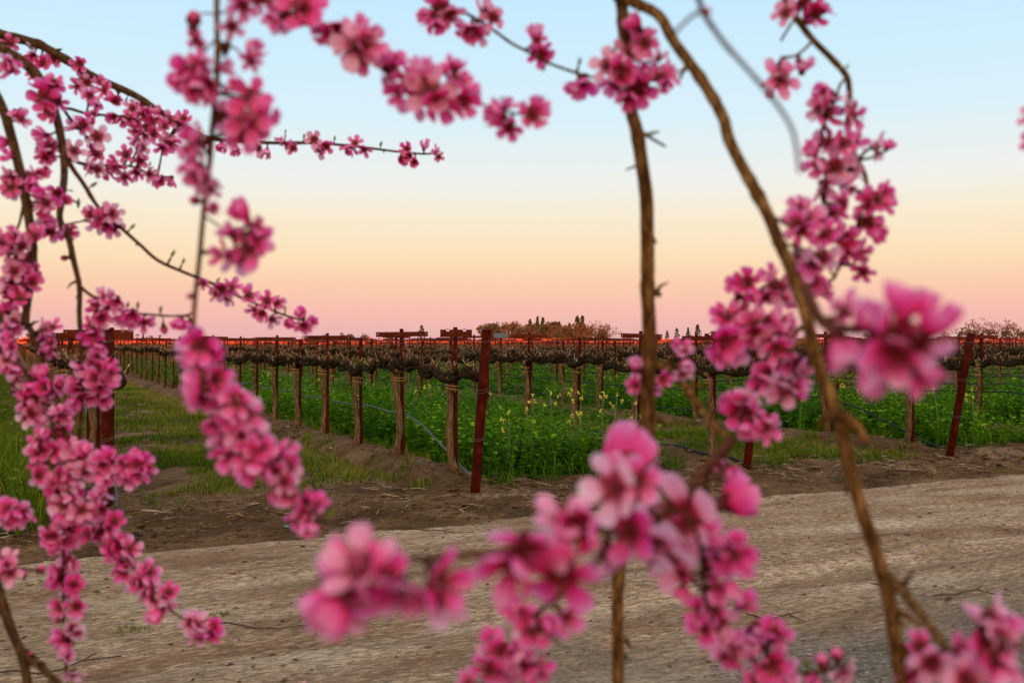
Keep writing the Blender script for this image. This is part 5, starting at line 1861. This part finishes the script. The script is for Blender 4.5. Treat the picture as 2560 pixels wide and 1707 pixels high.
b.flowers('L4', [(525, 20, 'f', 1.1), (450, 20, 'l'), (590, 60, 'r'), (640, 120, 'd'), (720, 60, 'f'), (770, 100, 'r'), (550, 140, 'd', .9), (500, 140, 'l', .8), (640, 230, 'r'), (630, 310, 'r'), (590, 330, 'd'), (450, 310, 'f'), (440, 250, 'u', .9), (500, 390, 'd', .9), (440, 390, 'dl', .8), (580, 510, 'f', 1.15), (660, 470, 'ur'),
                 (640, 540, 'r', .9), (510, 640, 'f', 1.15), (450, 620, 'l'), (460, 690, 'd', .9), (550, 690, 'dr'), (640, 740, 'f', 1.05), (650, 690, 'ur', .9), (670, 790, 'dr', .9), (590, 830, 'd', .9), (490, 920, 'f'), (450, 880, 'ul'), (530, 950, 'dr', .9), (650, 920, 'f', .95), (640, 970, 'd', .9), (490, 1030, 'o', 1.0),
                 (560, 1200, 'f', 1.1), (500, 1160, 'l'), (550, 1260, 'd'), (660, 1100, 'r', .9), (680, 1170, 'dr', .8), (605, 1345, 'r', .75), (500, 1470, 'ul', .8), (640, 1530, 'd', .95), (640, 170, 'g', .9), (560, 1510, 'g', .8)], .98)
branches.append(b)

b = BR(TREE_A, 'edge twig carrying a red pink blossom cluster above the road', 10, bark=M_TWIG, name='twig')
b.stem([('L4', [(-90, 20), (0, 70), (60, 90), (150, 110)])], [4, 3], .95)
b.flowers('L4', [(60, 40, 'f', 1.05), (130, 110, 'd'), (20, 100, 'l'), (190, 80, 'r'), (100, 180, 'd'), (200, 130, 'dr'), (20, 30, 'u'), (40, 150, 'dl')], .95)
branches.append(b)
b = BR(TREE_A, 'edge twig ending in closed dark red buds', 11, bark=M_TWIG, name='twig')
b.stem([('L4', [(-90, 520), (0, 545), (70, 555), (180, 572), (260, 582), (350, 572), (395, 567)])], [4, 3.4, 3, 2.4], .95)
b.flowers('L4', [(30, 470, 'u'), (80, 520, 'ur', .8), (50, 605, 'f', 1.1), (20, 650, 'd'), (365, 562, 'o', .9), (215, 612, 'o', .8), (330, 590, 'o', .6), (10, 560, 'l')], .92)
branches.append(b)
b = BR(TREE_A, 'bare forked brown stem at the lower edge', 12)
b.stem([('L4', [(-120, 560), (-40, 700), (10, 830), (60, 1000), (130, 1180), (180, 1290), (220, 1450), (260, 1680)])], [13, 12, 12, 11, 11], .93)
b.stem([('L4', [(185, 1290), (300, 1380), (400, 1470), (520, 1580), (600, 1680)])], [10, 9, 8], .93)
b.flowers('L4', [(265, 1310, 'o', .5)])
branches.append(b)

# ---- tree B
b = BR(TREE_B, 'thin upright strand of large blossoms passing in front of the arching branch', 20)
b.stem([('T1', [(560, -130), (556, 100), (560, 300), (566, 500), (562, 700), (550, 900), (525, 1150), (495, 1400)]), ('K1', [(965, 640), (950, 800), (936, 900), (925, 1000), (912, 1150), (898, 1280), (886, 1400), (880, 1560)]), ('K4', [(890, 40), (925, 170), (960, 330), (1040, 480), (1130, 560), (1220, 620), (1290, 720), (1340, 800), (1400, 860)])],
       [7.5, 7.5, 7, 7, 6.5, 6, 5, 4.5, 4], [.60, .62, .64, .66])
b.flowers('T1', [(330, 175, 'o', 1.15), (315, 315, 'o', .9), (330, 430, 'd', .55), (260, 640, 'l', .75), (300, 760, 'f', .95), (400, 620, 'd', .7), (370, 900, 'd', .85), (620, 640, 'r', .6), (800, 100, 'd', .62), (720, 300, 'dr', .55), (920, 500, 'r', .72), (880, 620, 'd', .5), (640, 450, 'o', .8), (880, 950, 'f', .92), (820, 1150, 'f', 1.1),
                 (620, 1000, 'l', .8), (1060, 1150, 'r', .8), (620, 1210, 'dl', .85), (820, 1340, 'd', .9), (330, 1360, 'l', .72), (190, 850, 'dl', .7), (460, 860, 'd', .7), (1000, 1260, 'dr', .8), (700, 830, 'ul', .6)])
b.flowers('K1', [(870, 700, 'dl', .85), (880, 790, 'd', .8), (850, 640, 'l', .7), (970, 880, 'dr', .5), (880, 915, 'o', .8), (1110, 1120, 'f', 1.1), (1100, 970, 'u', .75), (1180, 1000, 'ur', .75), (990, 1160, 'l', .75), (970, 955, 'r', .5), (1180, 1190, 'dr', .8), (1090, 1210, 'd', .85), (1030, 1050, 'ul', .6), (1200, 1090, 'r', .75), (860, 1352, 'o', .6), (910, 840, 'd', .8)])
b.stem([('K1', [(925, 985), (980, 1020), (1060, 1080)])], [3, 2.2], .63)
b.stem([('T1', [(556, 150), (430, 140), (340, 170)])], [2.5, 2], .61)
b.stem([('T1', [(560, 380), (430, 520), (330, 640)])], [3, 2.4], .61)
b.stem([('T1', [(560, 140), (660, 120), (760, 60)])], [3, 2.4], .61)
b.stem([('T1', [(570, 420), (700, 460), (780, 520), (840, 600)])], [3.5, 2.4], .61)
b.flowers('K4', [(860, 60, 'l', .8), (900, 40, 'f', .9), (965, 60, 'r', .8), (900, 110, 'd', .7), (935, 195, 'f', 1.1), (870, 225, 'l', .9), (1000, 185, 'r', .8), (930, 300, 'd', .9), (970, 400, 'd', .7), (1060, 290, 'f', .9), (1130, 260, 'ur', .8), (1140, 340, 'r', .8), (1040, 380, 'd', .8), (1010, 490, 'dl', .8), (1030, 560, 'd', .85),
                 (1130, 540, 'f', .8), (1170, 440, 'ur', .8), (1190, 500, 'r', .8), (1120, 620, 'dl', .9), (1180, 610, 'd', .85), (1280, 560, 'f', .8), (1310, 510, 'ur', .7), (1340, 590, 'r', .7), (1260, 640, 'd', .75), (1310, 650, 'r', .7), (1290, 715, 'd', .75), (1320, 715, 'f', .65), (1420, 750, 'r', .8), (1450, 740, 'ur', .6),
                 (1340, 850, 'dl', .7), (1410, 870, 'dr', .7), (1380, 800, 'f', .6), (1500, 800, 'g', .7), (1080, 450, 'f', .7), (950, 250, 'd', .8)])
branches.append(b)

b = BR(TREE_B, 'flowering strand slanting across the blue sky at the top', 21, bark=M_TWIG, name='twig')
b.stem([('S', [(600, -110), (690, 20), (790, 75), (905, 128), (985, 190), (1075, 228), (1150, 245), (1220, 268), (1300, 288), (1335, 292)])], [4.5, 4, 3.5, 3, 2.6], [.66, .68])
b.flowers('T1', [(960, 20, 'd', .85), (1110, 110, 'l', .85), (1340, 40, 'f', 1.1), (1450, 150, 'r', .85), (1260, 300, 'D', .8), (1110, 200, 'dl', .6), (1600, 340, 'l', .85), (1720, 330, 'd', .75), (1780, 400, 'dl', .7), (1500, 20, 'ur', .8)])
b.flowers('K2', [(80, 200, 'f', 1.15), (70, 110, 'u', .75), (10, 200, 'l', .85), (140, 190, 'r', .85), (110, 270, 'd', .85), (60, 290, 'dl', .75), (230, 305, 'f', .9), (260, 270, 'ur', .7), (200, 370, 'dl', .75), (290, 370, 'l', .7), (410, 405, 'f', 1.2), (375, 325, 'u', .8), (330, 470, 'dl', .9), (460, 490, 'dr', .9), (475, 320, 'U', .6),
                 (560, 350, 'ur', .9), (590, 420, 'r', .85), (575, 480, 'dr', .8), (250, 430, 'dl', .75), (700, 530, 'l', .9), (750, 460, 'u', .75), (800, 560, 'd', .85), (890, 520, 'f', .9), (910, 480, 'ur', .65), (770, 600, 'd', .7), (530, 290, 'U', .6), (190, 270, 'u', .7)])
branches.append(b)

b = BR(TREE_B, 'thin twig with a few blossoms high in the middle of the sky', 22, bark=M_TWIG, name='twig')
b.stem([('K2', [(250, -150), (380, -40), (480, 22), (600, 78), (700, 142), (780, 200), (860, 242), (950, 290), (1050, 327), (1130, 350), (1240, 375)])], [4.5, 4, 3.6, 3], [.86, .84, .80])
b.flowers('K2', [(445, 50, 'f', 1.15), (390, 80, 'dl', .8), (510, 90, 'dr', .9), (440, 120, 'd', .8), (600, 155, 'd', 1.0), (560, 165, 'dl', .7), (640, 175, 'dr', .7), (680, 45, 'r', .85), (690, 90, 'd', .7), (755, 75, 'r', .8), (890, 145, 'u', .8), (905, 180, 'f', .6), (910, 265, 'd', .75), (1110, 405, 'd', .95), (1060, 410, 'dl', .7), (1090, 290, 'g', .8), (930, 310, 'g', .7), (940, 245, 'dr', .6)])
branches.append(b)

b = BR(TREE_B, 'bare vertical brown limb standing across the sky and vineyard', 23)
b.stem([('K2', [(1240, -160), (1272, -60), (1288, 60), (1302, 250), (1322, 480), (1352, 600), (1376, 750), (1396, 900), (1400, 1050), (1402, 1200), (1402, 1340), (1410, 1500)]), ('K5', [(1408, 60), (1402, 150), (1403, 280), (1405, 380), (1398, 450), (1370, 600), (1320, 800), (1280, 1000), (1266, 1150), (1266, 1350), (1268, 1720)])],
       [15, 16, 17, 17.5, 18, 19, 18, 15, 14.5], [.74, .78, .82, .84])
b.stem([('K2', [(1352, 590), (1410, 628), (1485, 672)])], [5, 4, 3], .78)
b.stem([('K2', [(1395, 618), (1425, 610), (1455, 604)])], [5, 4, 2], .78)
b.stem([('K2', [(1376, 748), (1335, 765), (1304, 778)])], [4, 3, 2], .79)
b.stem([('K2', [(1420, 1335), (1445, 1340), (1462, 1352)])], [10, 9, 5], .81)
b.stem([('K5', [(1415, 95), (1480, 135), (1568, 212)]), ('K6', [(60, 275), (130, 365), (190, 430), (245, 465)])], [11, 10, 9], [.81, .72])
b.flowers('K2', [(1290, 330, 'fp', 1.25), (1200, 285, 'lp', .95), (1310, 220, 'u', .9), (1240, 410, 'dl', .95), (1370, 420, 'd', .95), (1370, 140, 'urp', 1.05), (1340, 110, 'ul', .7), (1460, 330, 'f', .75), (1450, 250, 'u', .6), (1530, 330, 'r', .75), (1480, 390, 'd', .7), (1380, 330, 'r', .8), (1400, 190, 'f', .8), (1310, 460, 'd', .8)])
b.flowers('K5', [(1345, 120, 'u', .55), (1340, 215, 'l', .6), (1480, 190, 'f', .55), (1440, 240, 'd', .5), (1560, 30, 'u', .6), (1350, 180, 'l', .5)])
b.flowers('K6', [(30, 120, 'd', .6), (20, 40, 'u', .6), (10, 180, 'd', .5)])
branches.append(b)

b = BR(TREE_B, 'bare diagonal limb sweeping down across the picture with a short stub', 24)
b.stem([('S', [(1552, -6), (1600, 14), (1650, 44), (1684, 105), (1739, 180), (1775, 235), (1808, 296), (1822, 350), (1848, 404), (1884, 470), (1927, 554), (1946, 605), (1972, 662), (1996, 730), (2017, 796), (2030, 855)]), ('K6', [(610, 60), (650, 180), (700, 300), (725, 390), (745, 460), (790, 650), (840, 820), (880, 930), (925, 1080), (955, 1200), (982, 1380), (1010, 1568), (1035, 1740)])],
       [13, 14.5, 15, 15.5, 16, 16.5, 17.5, 17.5], [.74, .66, .61, .60])
b.stem([('K6', [(705, 330), (760, 370), (810, 410), (850, 475)])], [18, 16, 14, 10], .60)
b.stem([('K6', [(950, 1085), (1010, 1140), (1060, 1210), (1150, 1330), (1230, 1425), (1330, 1450), (1450, 1500)])], [13, 13, 12, 11, 9, 8], [.60, .52, .46])
b.stem([('K3', [(410, 985), (450, 1005), (480, 1012)])], [6, 4], .62)
b.flowers('K6', [(1070, 1400, 'l', .75), (1040, 1490, 'l', .65), (1160, 1500, 'f', .85), (1290, 1400, 'u', .5), (1430, 1250, 'U', 1.0), (1460, 1390, 'f', 1.05), (1400, 1500, 'd', .95), (1480, 1550, 'd', .8), (1560, 1400, 'r', .7), (1250, 1520, 'd', .8), (1060, 1570, 'd', .7), (1500, 1290, 'ur', .9), (1340, 1560, 'f', .9)])
branches.append(b)

b = BR(TREE_B, 'bare grey twig, very blurred, in the upper sky', 25, bark=M_TWIG, name='twig')
b.stem([('K3', [(60, -120), (85, -10), (105, 60), (140, 115), (205, 205), (290, 300), (370, 390), (450, 490), (510, 590), (533, 690), (545, 790)])], [7, 7, 6, 5.5, 5, 4.5], [.46, .42])
b.stem([('K3', [(100, 50), (40, 90), (-30, 160)])], [5, 4], .45)
b.stem([('K3', [(90, 20), (60, -40), (20, -100)])], [5, 4], .46)
b.flowers('K3', [(125, 50, 'o', .45)])
branches.append(b)

b = BR(TREE_B, 'curving branch wreathed in blossoms beside the diagonal limb', 26)
b.stem([('K3', [(455, -140), (475, -20), (490, 20), (540, 100), (610, 190), (690, 270), (755, 345), (772, 420), (768, 520), (762, 600), (795, 700), (842, 800), (850, 870), (822, 980), (800, 1060), (762, 1150), (720, 1230), (690, 1280), (600, 1300), (460, 1290), (380, 1310), (300, 1390), (290, 1440), (350, 1520), (420, 1568)])],
       [7.5, 8, 8, 7, 5.5, 5, 4.5, 4, 3.5, 3], [.78, .80, .80, .76])
b.stem([('K3', [(520, 95), (490, 140), (460, 190)])], [3.5, 3], .78)
b.stem([('K3', [(605, 190), (560, 235), (520, 260), (470, 265)])], [4, 3], .78)
b.stem([('K3', [(760, 360), (730, 390), (700, 480), (650, 560)])], [3.5, 3], .79)
b.stem([('K3', [(455, 1008), (520, 1040), (600, 1000), (660, 925)])], [4, 3], [.64, .76])
b.stem([('K3', [(470, 1110), (560, 1140), (640, 1170), (700, 1260)])], [4, 3], [.64, .76])
b.flowers('K3', [(590, 30, 'd', 1.1), (640, 60, 'r', .9), (470, 50, 'l', .75), (680, 30, 'ur', .7), (430, 290, 'l', .9), (480, 340, 'f', 1.1), (440, 400, 'd', .8), (560, 290, 'u', .8), (610, 320, 'r', .9), (560, 380, 'd', .85), (650, 430, 'l', .95), (610, 500, 'l', .8), (690, 500, 'f', .95), (710, 430, 'u', .7), (800, 490, 'r', .9), (820, 540, 'r', .8),
                 (650, 640, 'l', .9), (600, 690, 'l', .8), (620, 760, 'dl', .85), (720, 760, 'f', 1.2), (680, 870, 'd', .95), (790, 870, 'dr', .85), (820, 760, 'r', .85), (760, 650, 'f', .85), (830, 640, 'ur', .75), (930, 680, 'r', .8), (930, 750, 'dr', .8), (955, 660, 'ur', .6), (960, 860, 'ur', .6), (900, 900, 'f', .9), (960, 940, 'r', .7),
                 (840, 930, 'l', .85), (720, 930, 'l', .85), (700, 1000, 'd', .75), (860, 1010, 'f', .9), (900, 1060, 'd', .85), (910, 1120, 'dr', .85), (580, 980, 'f', 1.0), (530, 940, 'ul', .7), (510, 1010, 'l', .75), (560, 1070, 'd', .85), (650, 1060, 'l', .85), (750, 1090, 'f', 1.0), (690, 1050, 'ul', .75), (770, 1160, 'd', .9),
                 (650, 1170, 'f', .9), (620, 1110, 'ul', .8), (840, 1200, 'dr', .8), (830, 1260, 'd', .7), (860, 1150, 'r', .8), (590, 1220, 'dl', .85), (600, 1290, 'd', .9), (690, 1330, 'r', .8), (540, 1190, 'd', .8), (300, 1280, 'f', .9), (290, 1220, 'u', .6), (250, 1300, 'l', .7), (380, 1310, 'd', .85), (400, 1250, 'ul', .75), (450, 1320, 'f', .95),
                 (340, 1350, 'dl', .8), (280, 1375, 'd', .75), (400, 1380, 'd', .75), (220, 1430, 'f', .9), (175, 1430, 'l', .75), (280, 1430, 'r', .75), (250, 1480, 'd', .85), (350, 1480, 'f', .9), (340, 1530, 'd', .9), (440, 1450, 'r', .8), (470, 1500, 'f', .85), (760, 310, 'g', .5), (530, 1280, 'd', .8), (510, 1380, 'd', .7)])
branches.append(b)

b = BR(TREE_B, 'drooping end of the curving branch, blossoms hanging before the vineyard posts', 27, bark=M_TWIG, name='twig')
b.stem([('K3', [(420, 1560)]), ('R2', [(480, 640), (560, 700), (600, 780), (560, 900), (480, 1010), (420, 1100), (385, 1200), (370, 1300)])], [3, 3, 2.5], [.76, .74])
b.stem([('R2', [(760, 790), (700, 860), (620, 960), (480, 1060)])], [8, 6, 4], [.61, .72])
b.stem([('R2', [(470, 640), (360, 660), (250, 700), (210, 730)])], [3, 2.5], .76)
b.flowers('R2', [(200, 740, 'f', .95), (130, 820, 'dl', .95), (190, 860, 'd', .85), (300, 790, 'dr', .95), (370, 650, 'f', .9), (500, 740, 'f', .85), (460, 720, 'l', .7), (570, 800, 'f', .85), (620, 880, 'd', .85), (590, 620, 'u', .85), (460, 950, 'l', .85), (430, 1020, 'd', .85), (540, 560, 'ul', .8), (650, 910, 'dr', .75), (310, 1120, 'u', .95),
                 (220, 1190, 'l', .95), (290, 1230, 'f', .95), (380, 1120, 'ur', .85), (430, 1220, 'r', .75), (340, 1360, 'd', .85), (450, 1340, 'dr', .9), (530, 1330, 'r', .85), (620, 1070, 'f', 1.0), (730, 1040, 'r', .85), (600, 1150, 'd', .85), (750, 920, 'ur', .8), (540, 1080, 'l', .85), (390, 690, 'd', .8), (640, 660, 'r', .75), (700, 1010, 'u', .7)])
b.flowers('K6', [(175, 590, 'd', .45), (235, 610, 'dr', .6)])
b.stem([('K6', [(245, 465), (215, 520), (190, 570), (175, 630), (165, 700)])], [6, 4, 3], [.72, .66])
branches.append(b)

b = BR(TREE_B, 'spray of two huge blurred blossoms in front of the rust red leaning post', 28, bark=M_TWIG, name='twig')
b.stem([('R2', [(755, 350), (780, 420), (850, 560), (950, 630), (1150, 640), (1330, 650), (1440, 680)])], [14, 14, 13, 12, 9], [.58, .46, .40, .375])
b.flowers('R2', [(1500, 720, 'r', 1.1), (1480, 420, 'U', .95), (1680, 580, 'ur', .85), (1560, 860, 'd', 1.0), (1240, 1000, 'd', .85), (1010, 800, 'd', .95), (960, 480, 'ul', .8), (1190, 560, 'u', .7), (1380, 880, 'dl', .8), (1620, 1010, 'dr', .7)], 1.0)
branches.append(b)

b = BR(TREE_B, 'nearest spray of huge out of focus blossoms over the road', 29, bark=M_TWIG, name='twig')
b.stem([('K6', [(225, 465), (150, 560), (90, 620)]), ('C1', [(1390, 400), (1280, 500), (1180, 580), (1000, 640), (880, 660), (620, 660), (470, 740), (250, 790), (100, 805)]), ('S', [(1200, 1384), (1080, 1395), (950, 1408), (860, 1415), (800, 1440)])], [12, 11, 11, 10, 9, 8], [.70, .52, .40, .375, .37, .37])
b.flowers('C1', [(990, 230, 'up', 1.1), (860, 420, 'l', .85), (1060, 370, 'f', .7), (1270, 600, 'fp', 1.35), (1660, 470, 'Rp', 1.1), (1130, 850, 'dp', 1.05), (1310, 870, 'drp', .9), (930, 880, 'dr', .75), (640, 520, 'u', .75), (700, 650, 'f', .75), (380, 870, 'd', .85), (590, 1010, 'd', .85), (280, 930, 'dl', .75), (960, 670, 'l', .75),
                 (1480, 680, 'r', .8), (990, 490, 'g', .9)], 1.28)
b.flowers('S', [(880, 1395, 'up', .8), (840, 1440, 'l', .8), (820, 1530, 'dl', .85), (1000, 1505, 'd', .85), (1075, 1525, 'd', .85), (1130, 1460, 'r', .8), (890, 1500, 'd', .8), (850, 1560, 'd', .7), (970, 1430, 'u', .55), (830, 1482, 'g', .8)], 1.15)
branches.append(b)

b = BR(TREE_B, 'hanging cluster of blossoms low in the middle over the road', 30, bark=M_TWIG, name='twig')
b.stem([('C1', [(890, 660), (830, 830), (760, 905), (680, 965), (560, 1070), (430, 1180), (335, 1290), (295, 1420), (270, 1568), (250, 1700)])], [6, 5.5, 5, 4.5, 4], [.38, .50, .58, .60])
b.flowers('C1', [(300, 1110, 'ul', .75), (330, 1200, 'l', .7), (450, 1240, 'f', .8), (540, 1220, 'r', .7), (400, 1330, 'd', .75), (570, 1330, 'dr', .7), (660, 1190, 'r', .8), (200, 1290, 'u', .65), (150, 1400, 'l', .8), (230, 1390, 'f', .75), (370, 1430, 'r', .8), (300, 1500, 'd', .65), (150, 1530, 'dl', .8), (440, 1530, 'dr', .8), (490, 1510, 'r', .7), (20, 1570, 'l', .6), (250, 1560, 'd', .75), (370, 1180, 'f', .6), (340, 1340, 'l', .6)])
branches.append(b)

b = BR(TREE_B, 'dangling twig of pale and deep pink blossoms with round buds above the gravel', 31, bark=M_TWIG, name='twig')
b.stem([('R1', [(700, 300), (770, 500), (790, 650), (800, 750), (810, 900), (860, 1000), (950, 1090), (1050, 1240), (1120, 1330), (1220, 1420), (1320, 1455), (1450, 1500), (1700, 1480), (1850, 1440), (1990, 1470)])], [6, 5.5, 5, 4.5, 4], [.40, .55, .62, .64, .66])
b.flowers('R1', [(1030, 600, 'f', .85), (1100, 560, 'ur', .65), (1050, 470, 'u', .45), (1010, 720, 'd', .75), (1000, 840, 'd', .75), (620, 720, 'l', .5), (640, 870, 'D', .6), (870, 725, 'o', .9), (850, 640, 'o', .6), (870, 1000, 'ul', .65), (740, 1010, 'l', .65), (910, 850, 'l', .55), (760, 1170, 'l', .75), (940, 1130, 'f', .85), (1000, 1210, 'f', .7),
                 (1130, 950, 'ur', .8), (1160, 1060, 'r', .85), (1200, 1200, 'd', .75), (1000, 1320, 'd', .85), (930, 1400, 'dl', .7), (1040, 1350, 'r', .65), (1180, 1290, 'l', .65), (1340, 1150, 'u', .85), (1420, 1230, 'r', .8), (1320, 1310, 'd', .65), (1340, 1460, 'f', .85), (1230, 1490, 'l', .7), (1470, 1500, 'r', .8), (1400, 1540, 'd', .7),
                 (1180, 1550, 'l', .65), (1715, 1385, 'o', 1.1), (1830, 1335, 'o', 1.1), (1650, 1550, 'd', .6), (1390, 1390, 'g', .9), (1600, 1440, 'g', .9), (870, 1230, 'dl', .7), (680, 770, 'o', .7)])
b.flowers('K6', [(785, 1530, 'r', .7), (740, 1550, 'f', .6)])
branches.append(b)

b = BR(TREE_B, 'tip of a flowering twig just entering at the picture edge', 32, bark=M_TWIG, name='twig')
b.stem([('K3', [(1720, 380), (1660, 520), (1640, 720)])], [4, 3], .62)
b.flowers('K3', [(1602, 520, 'l', .7), (1605, 640, 'l', .65)])
branches.append(b)

for b in branches:
    b.build()


# trunks and scaffold limbs, standing outside the frame
def limb(tree, pts, rad, name='limb', seed=0):
    p, r = smooth_path([Vector(q) for q in pts], rad, 5)
    mb = MB(); mb.tube(p, r, 10, 0, True, .05, seed)
    return mb.build(name, [M_PEACHBARK], tree)


def start_of(b, i=0):
    return b.stems[i][0][0]


limb(TREE_A, [(-2.55, .85, -.12), (-2.5, .86, .3), (-2.46, .88, .75), (-2.42, .90, 1.15)], [.16, .115, .10, .095], 'trunk')
limb(TREE_B, [(1.75, -.75, -.12), (1.7, -.72, .3), (1.64, -.68, .75), (1.6, -.64, 1.15)], [.16, .12, .105, .10], 'trunk')
ta, tb_ = Vector((-2.42, .90, 1.12)), Vector((1.6, -.64, 1.12))
for n_, idx, via in ((0, 0, (-1.7, 1.3, 2.25)), (1, 1, (-1.5, .95, 2.05)), (2, 5, (-1.45, .9, 1.9)), (3, 6, (-1.4, .85, 1.75)), (4, 7, (-1.35, .85, 1.7)), (5, 9, (-1.3, .8, 1.45)), (6, 10, (-1.3, .8, 1.4)), (7, 11, (-1.3, .8, 1.5))):
    e = start_of(branches[idx])
    limb(TREE_A, [ta, (ta.x * .6 + via[0] * .4, ta.y * .5 + via[1] * .5, ta.z * .35 + via[2] * .65), via, e], [.06, .045, .028, branches[idx].stems[0][1][0]], 'limb', 70 + n_)
hub = (1.0, -.1, 2.35)
limb(TREE_B, [tb_, (1.45, -.5, 1.7), hub, (.5, .25, 2.45), (.1, .45, 2.42), (-.3, .45, 2.30)], [.085, .07, .055, .042, .034, .022], 'limb', 90)
for n_, idx in enumerate((12, 13, 14, 15, 17, 18)):
    e = start_of(branches[idx])
    r0 = branches[idx].stems[0][1][0]
    up = e + Vector((0, -.03, .10))
    hx = max(-.3, min(.9, e.x))
    hz = float(np.interp(hx, [-.3, .1, .5, 1.0], [2.30, 2.42, 2.45, 2.35])); hy = float(np.interp(hx, [-.3, .1, .5, 1.0], [.45, .45, .25, -.1]))
    limb(TREE_B, [(hx, hy, hz), ((hx + up.x) / 2, (hy + up.y) / 2, max(hz, up.z) + .02), up, e], [max(.012, r0), max(.010, r0), r0 * 1.05, r0], 'limb', 100 + n_)
e = start_of(branches[-1])
limb(TREE_B, [tb_, (1.3, .1, 1.75), (.9, .55, 1.95), e], [.05, .03, .015, branches[-1].stems[0][1][0]], 'limb', 120)
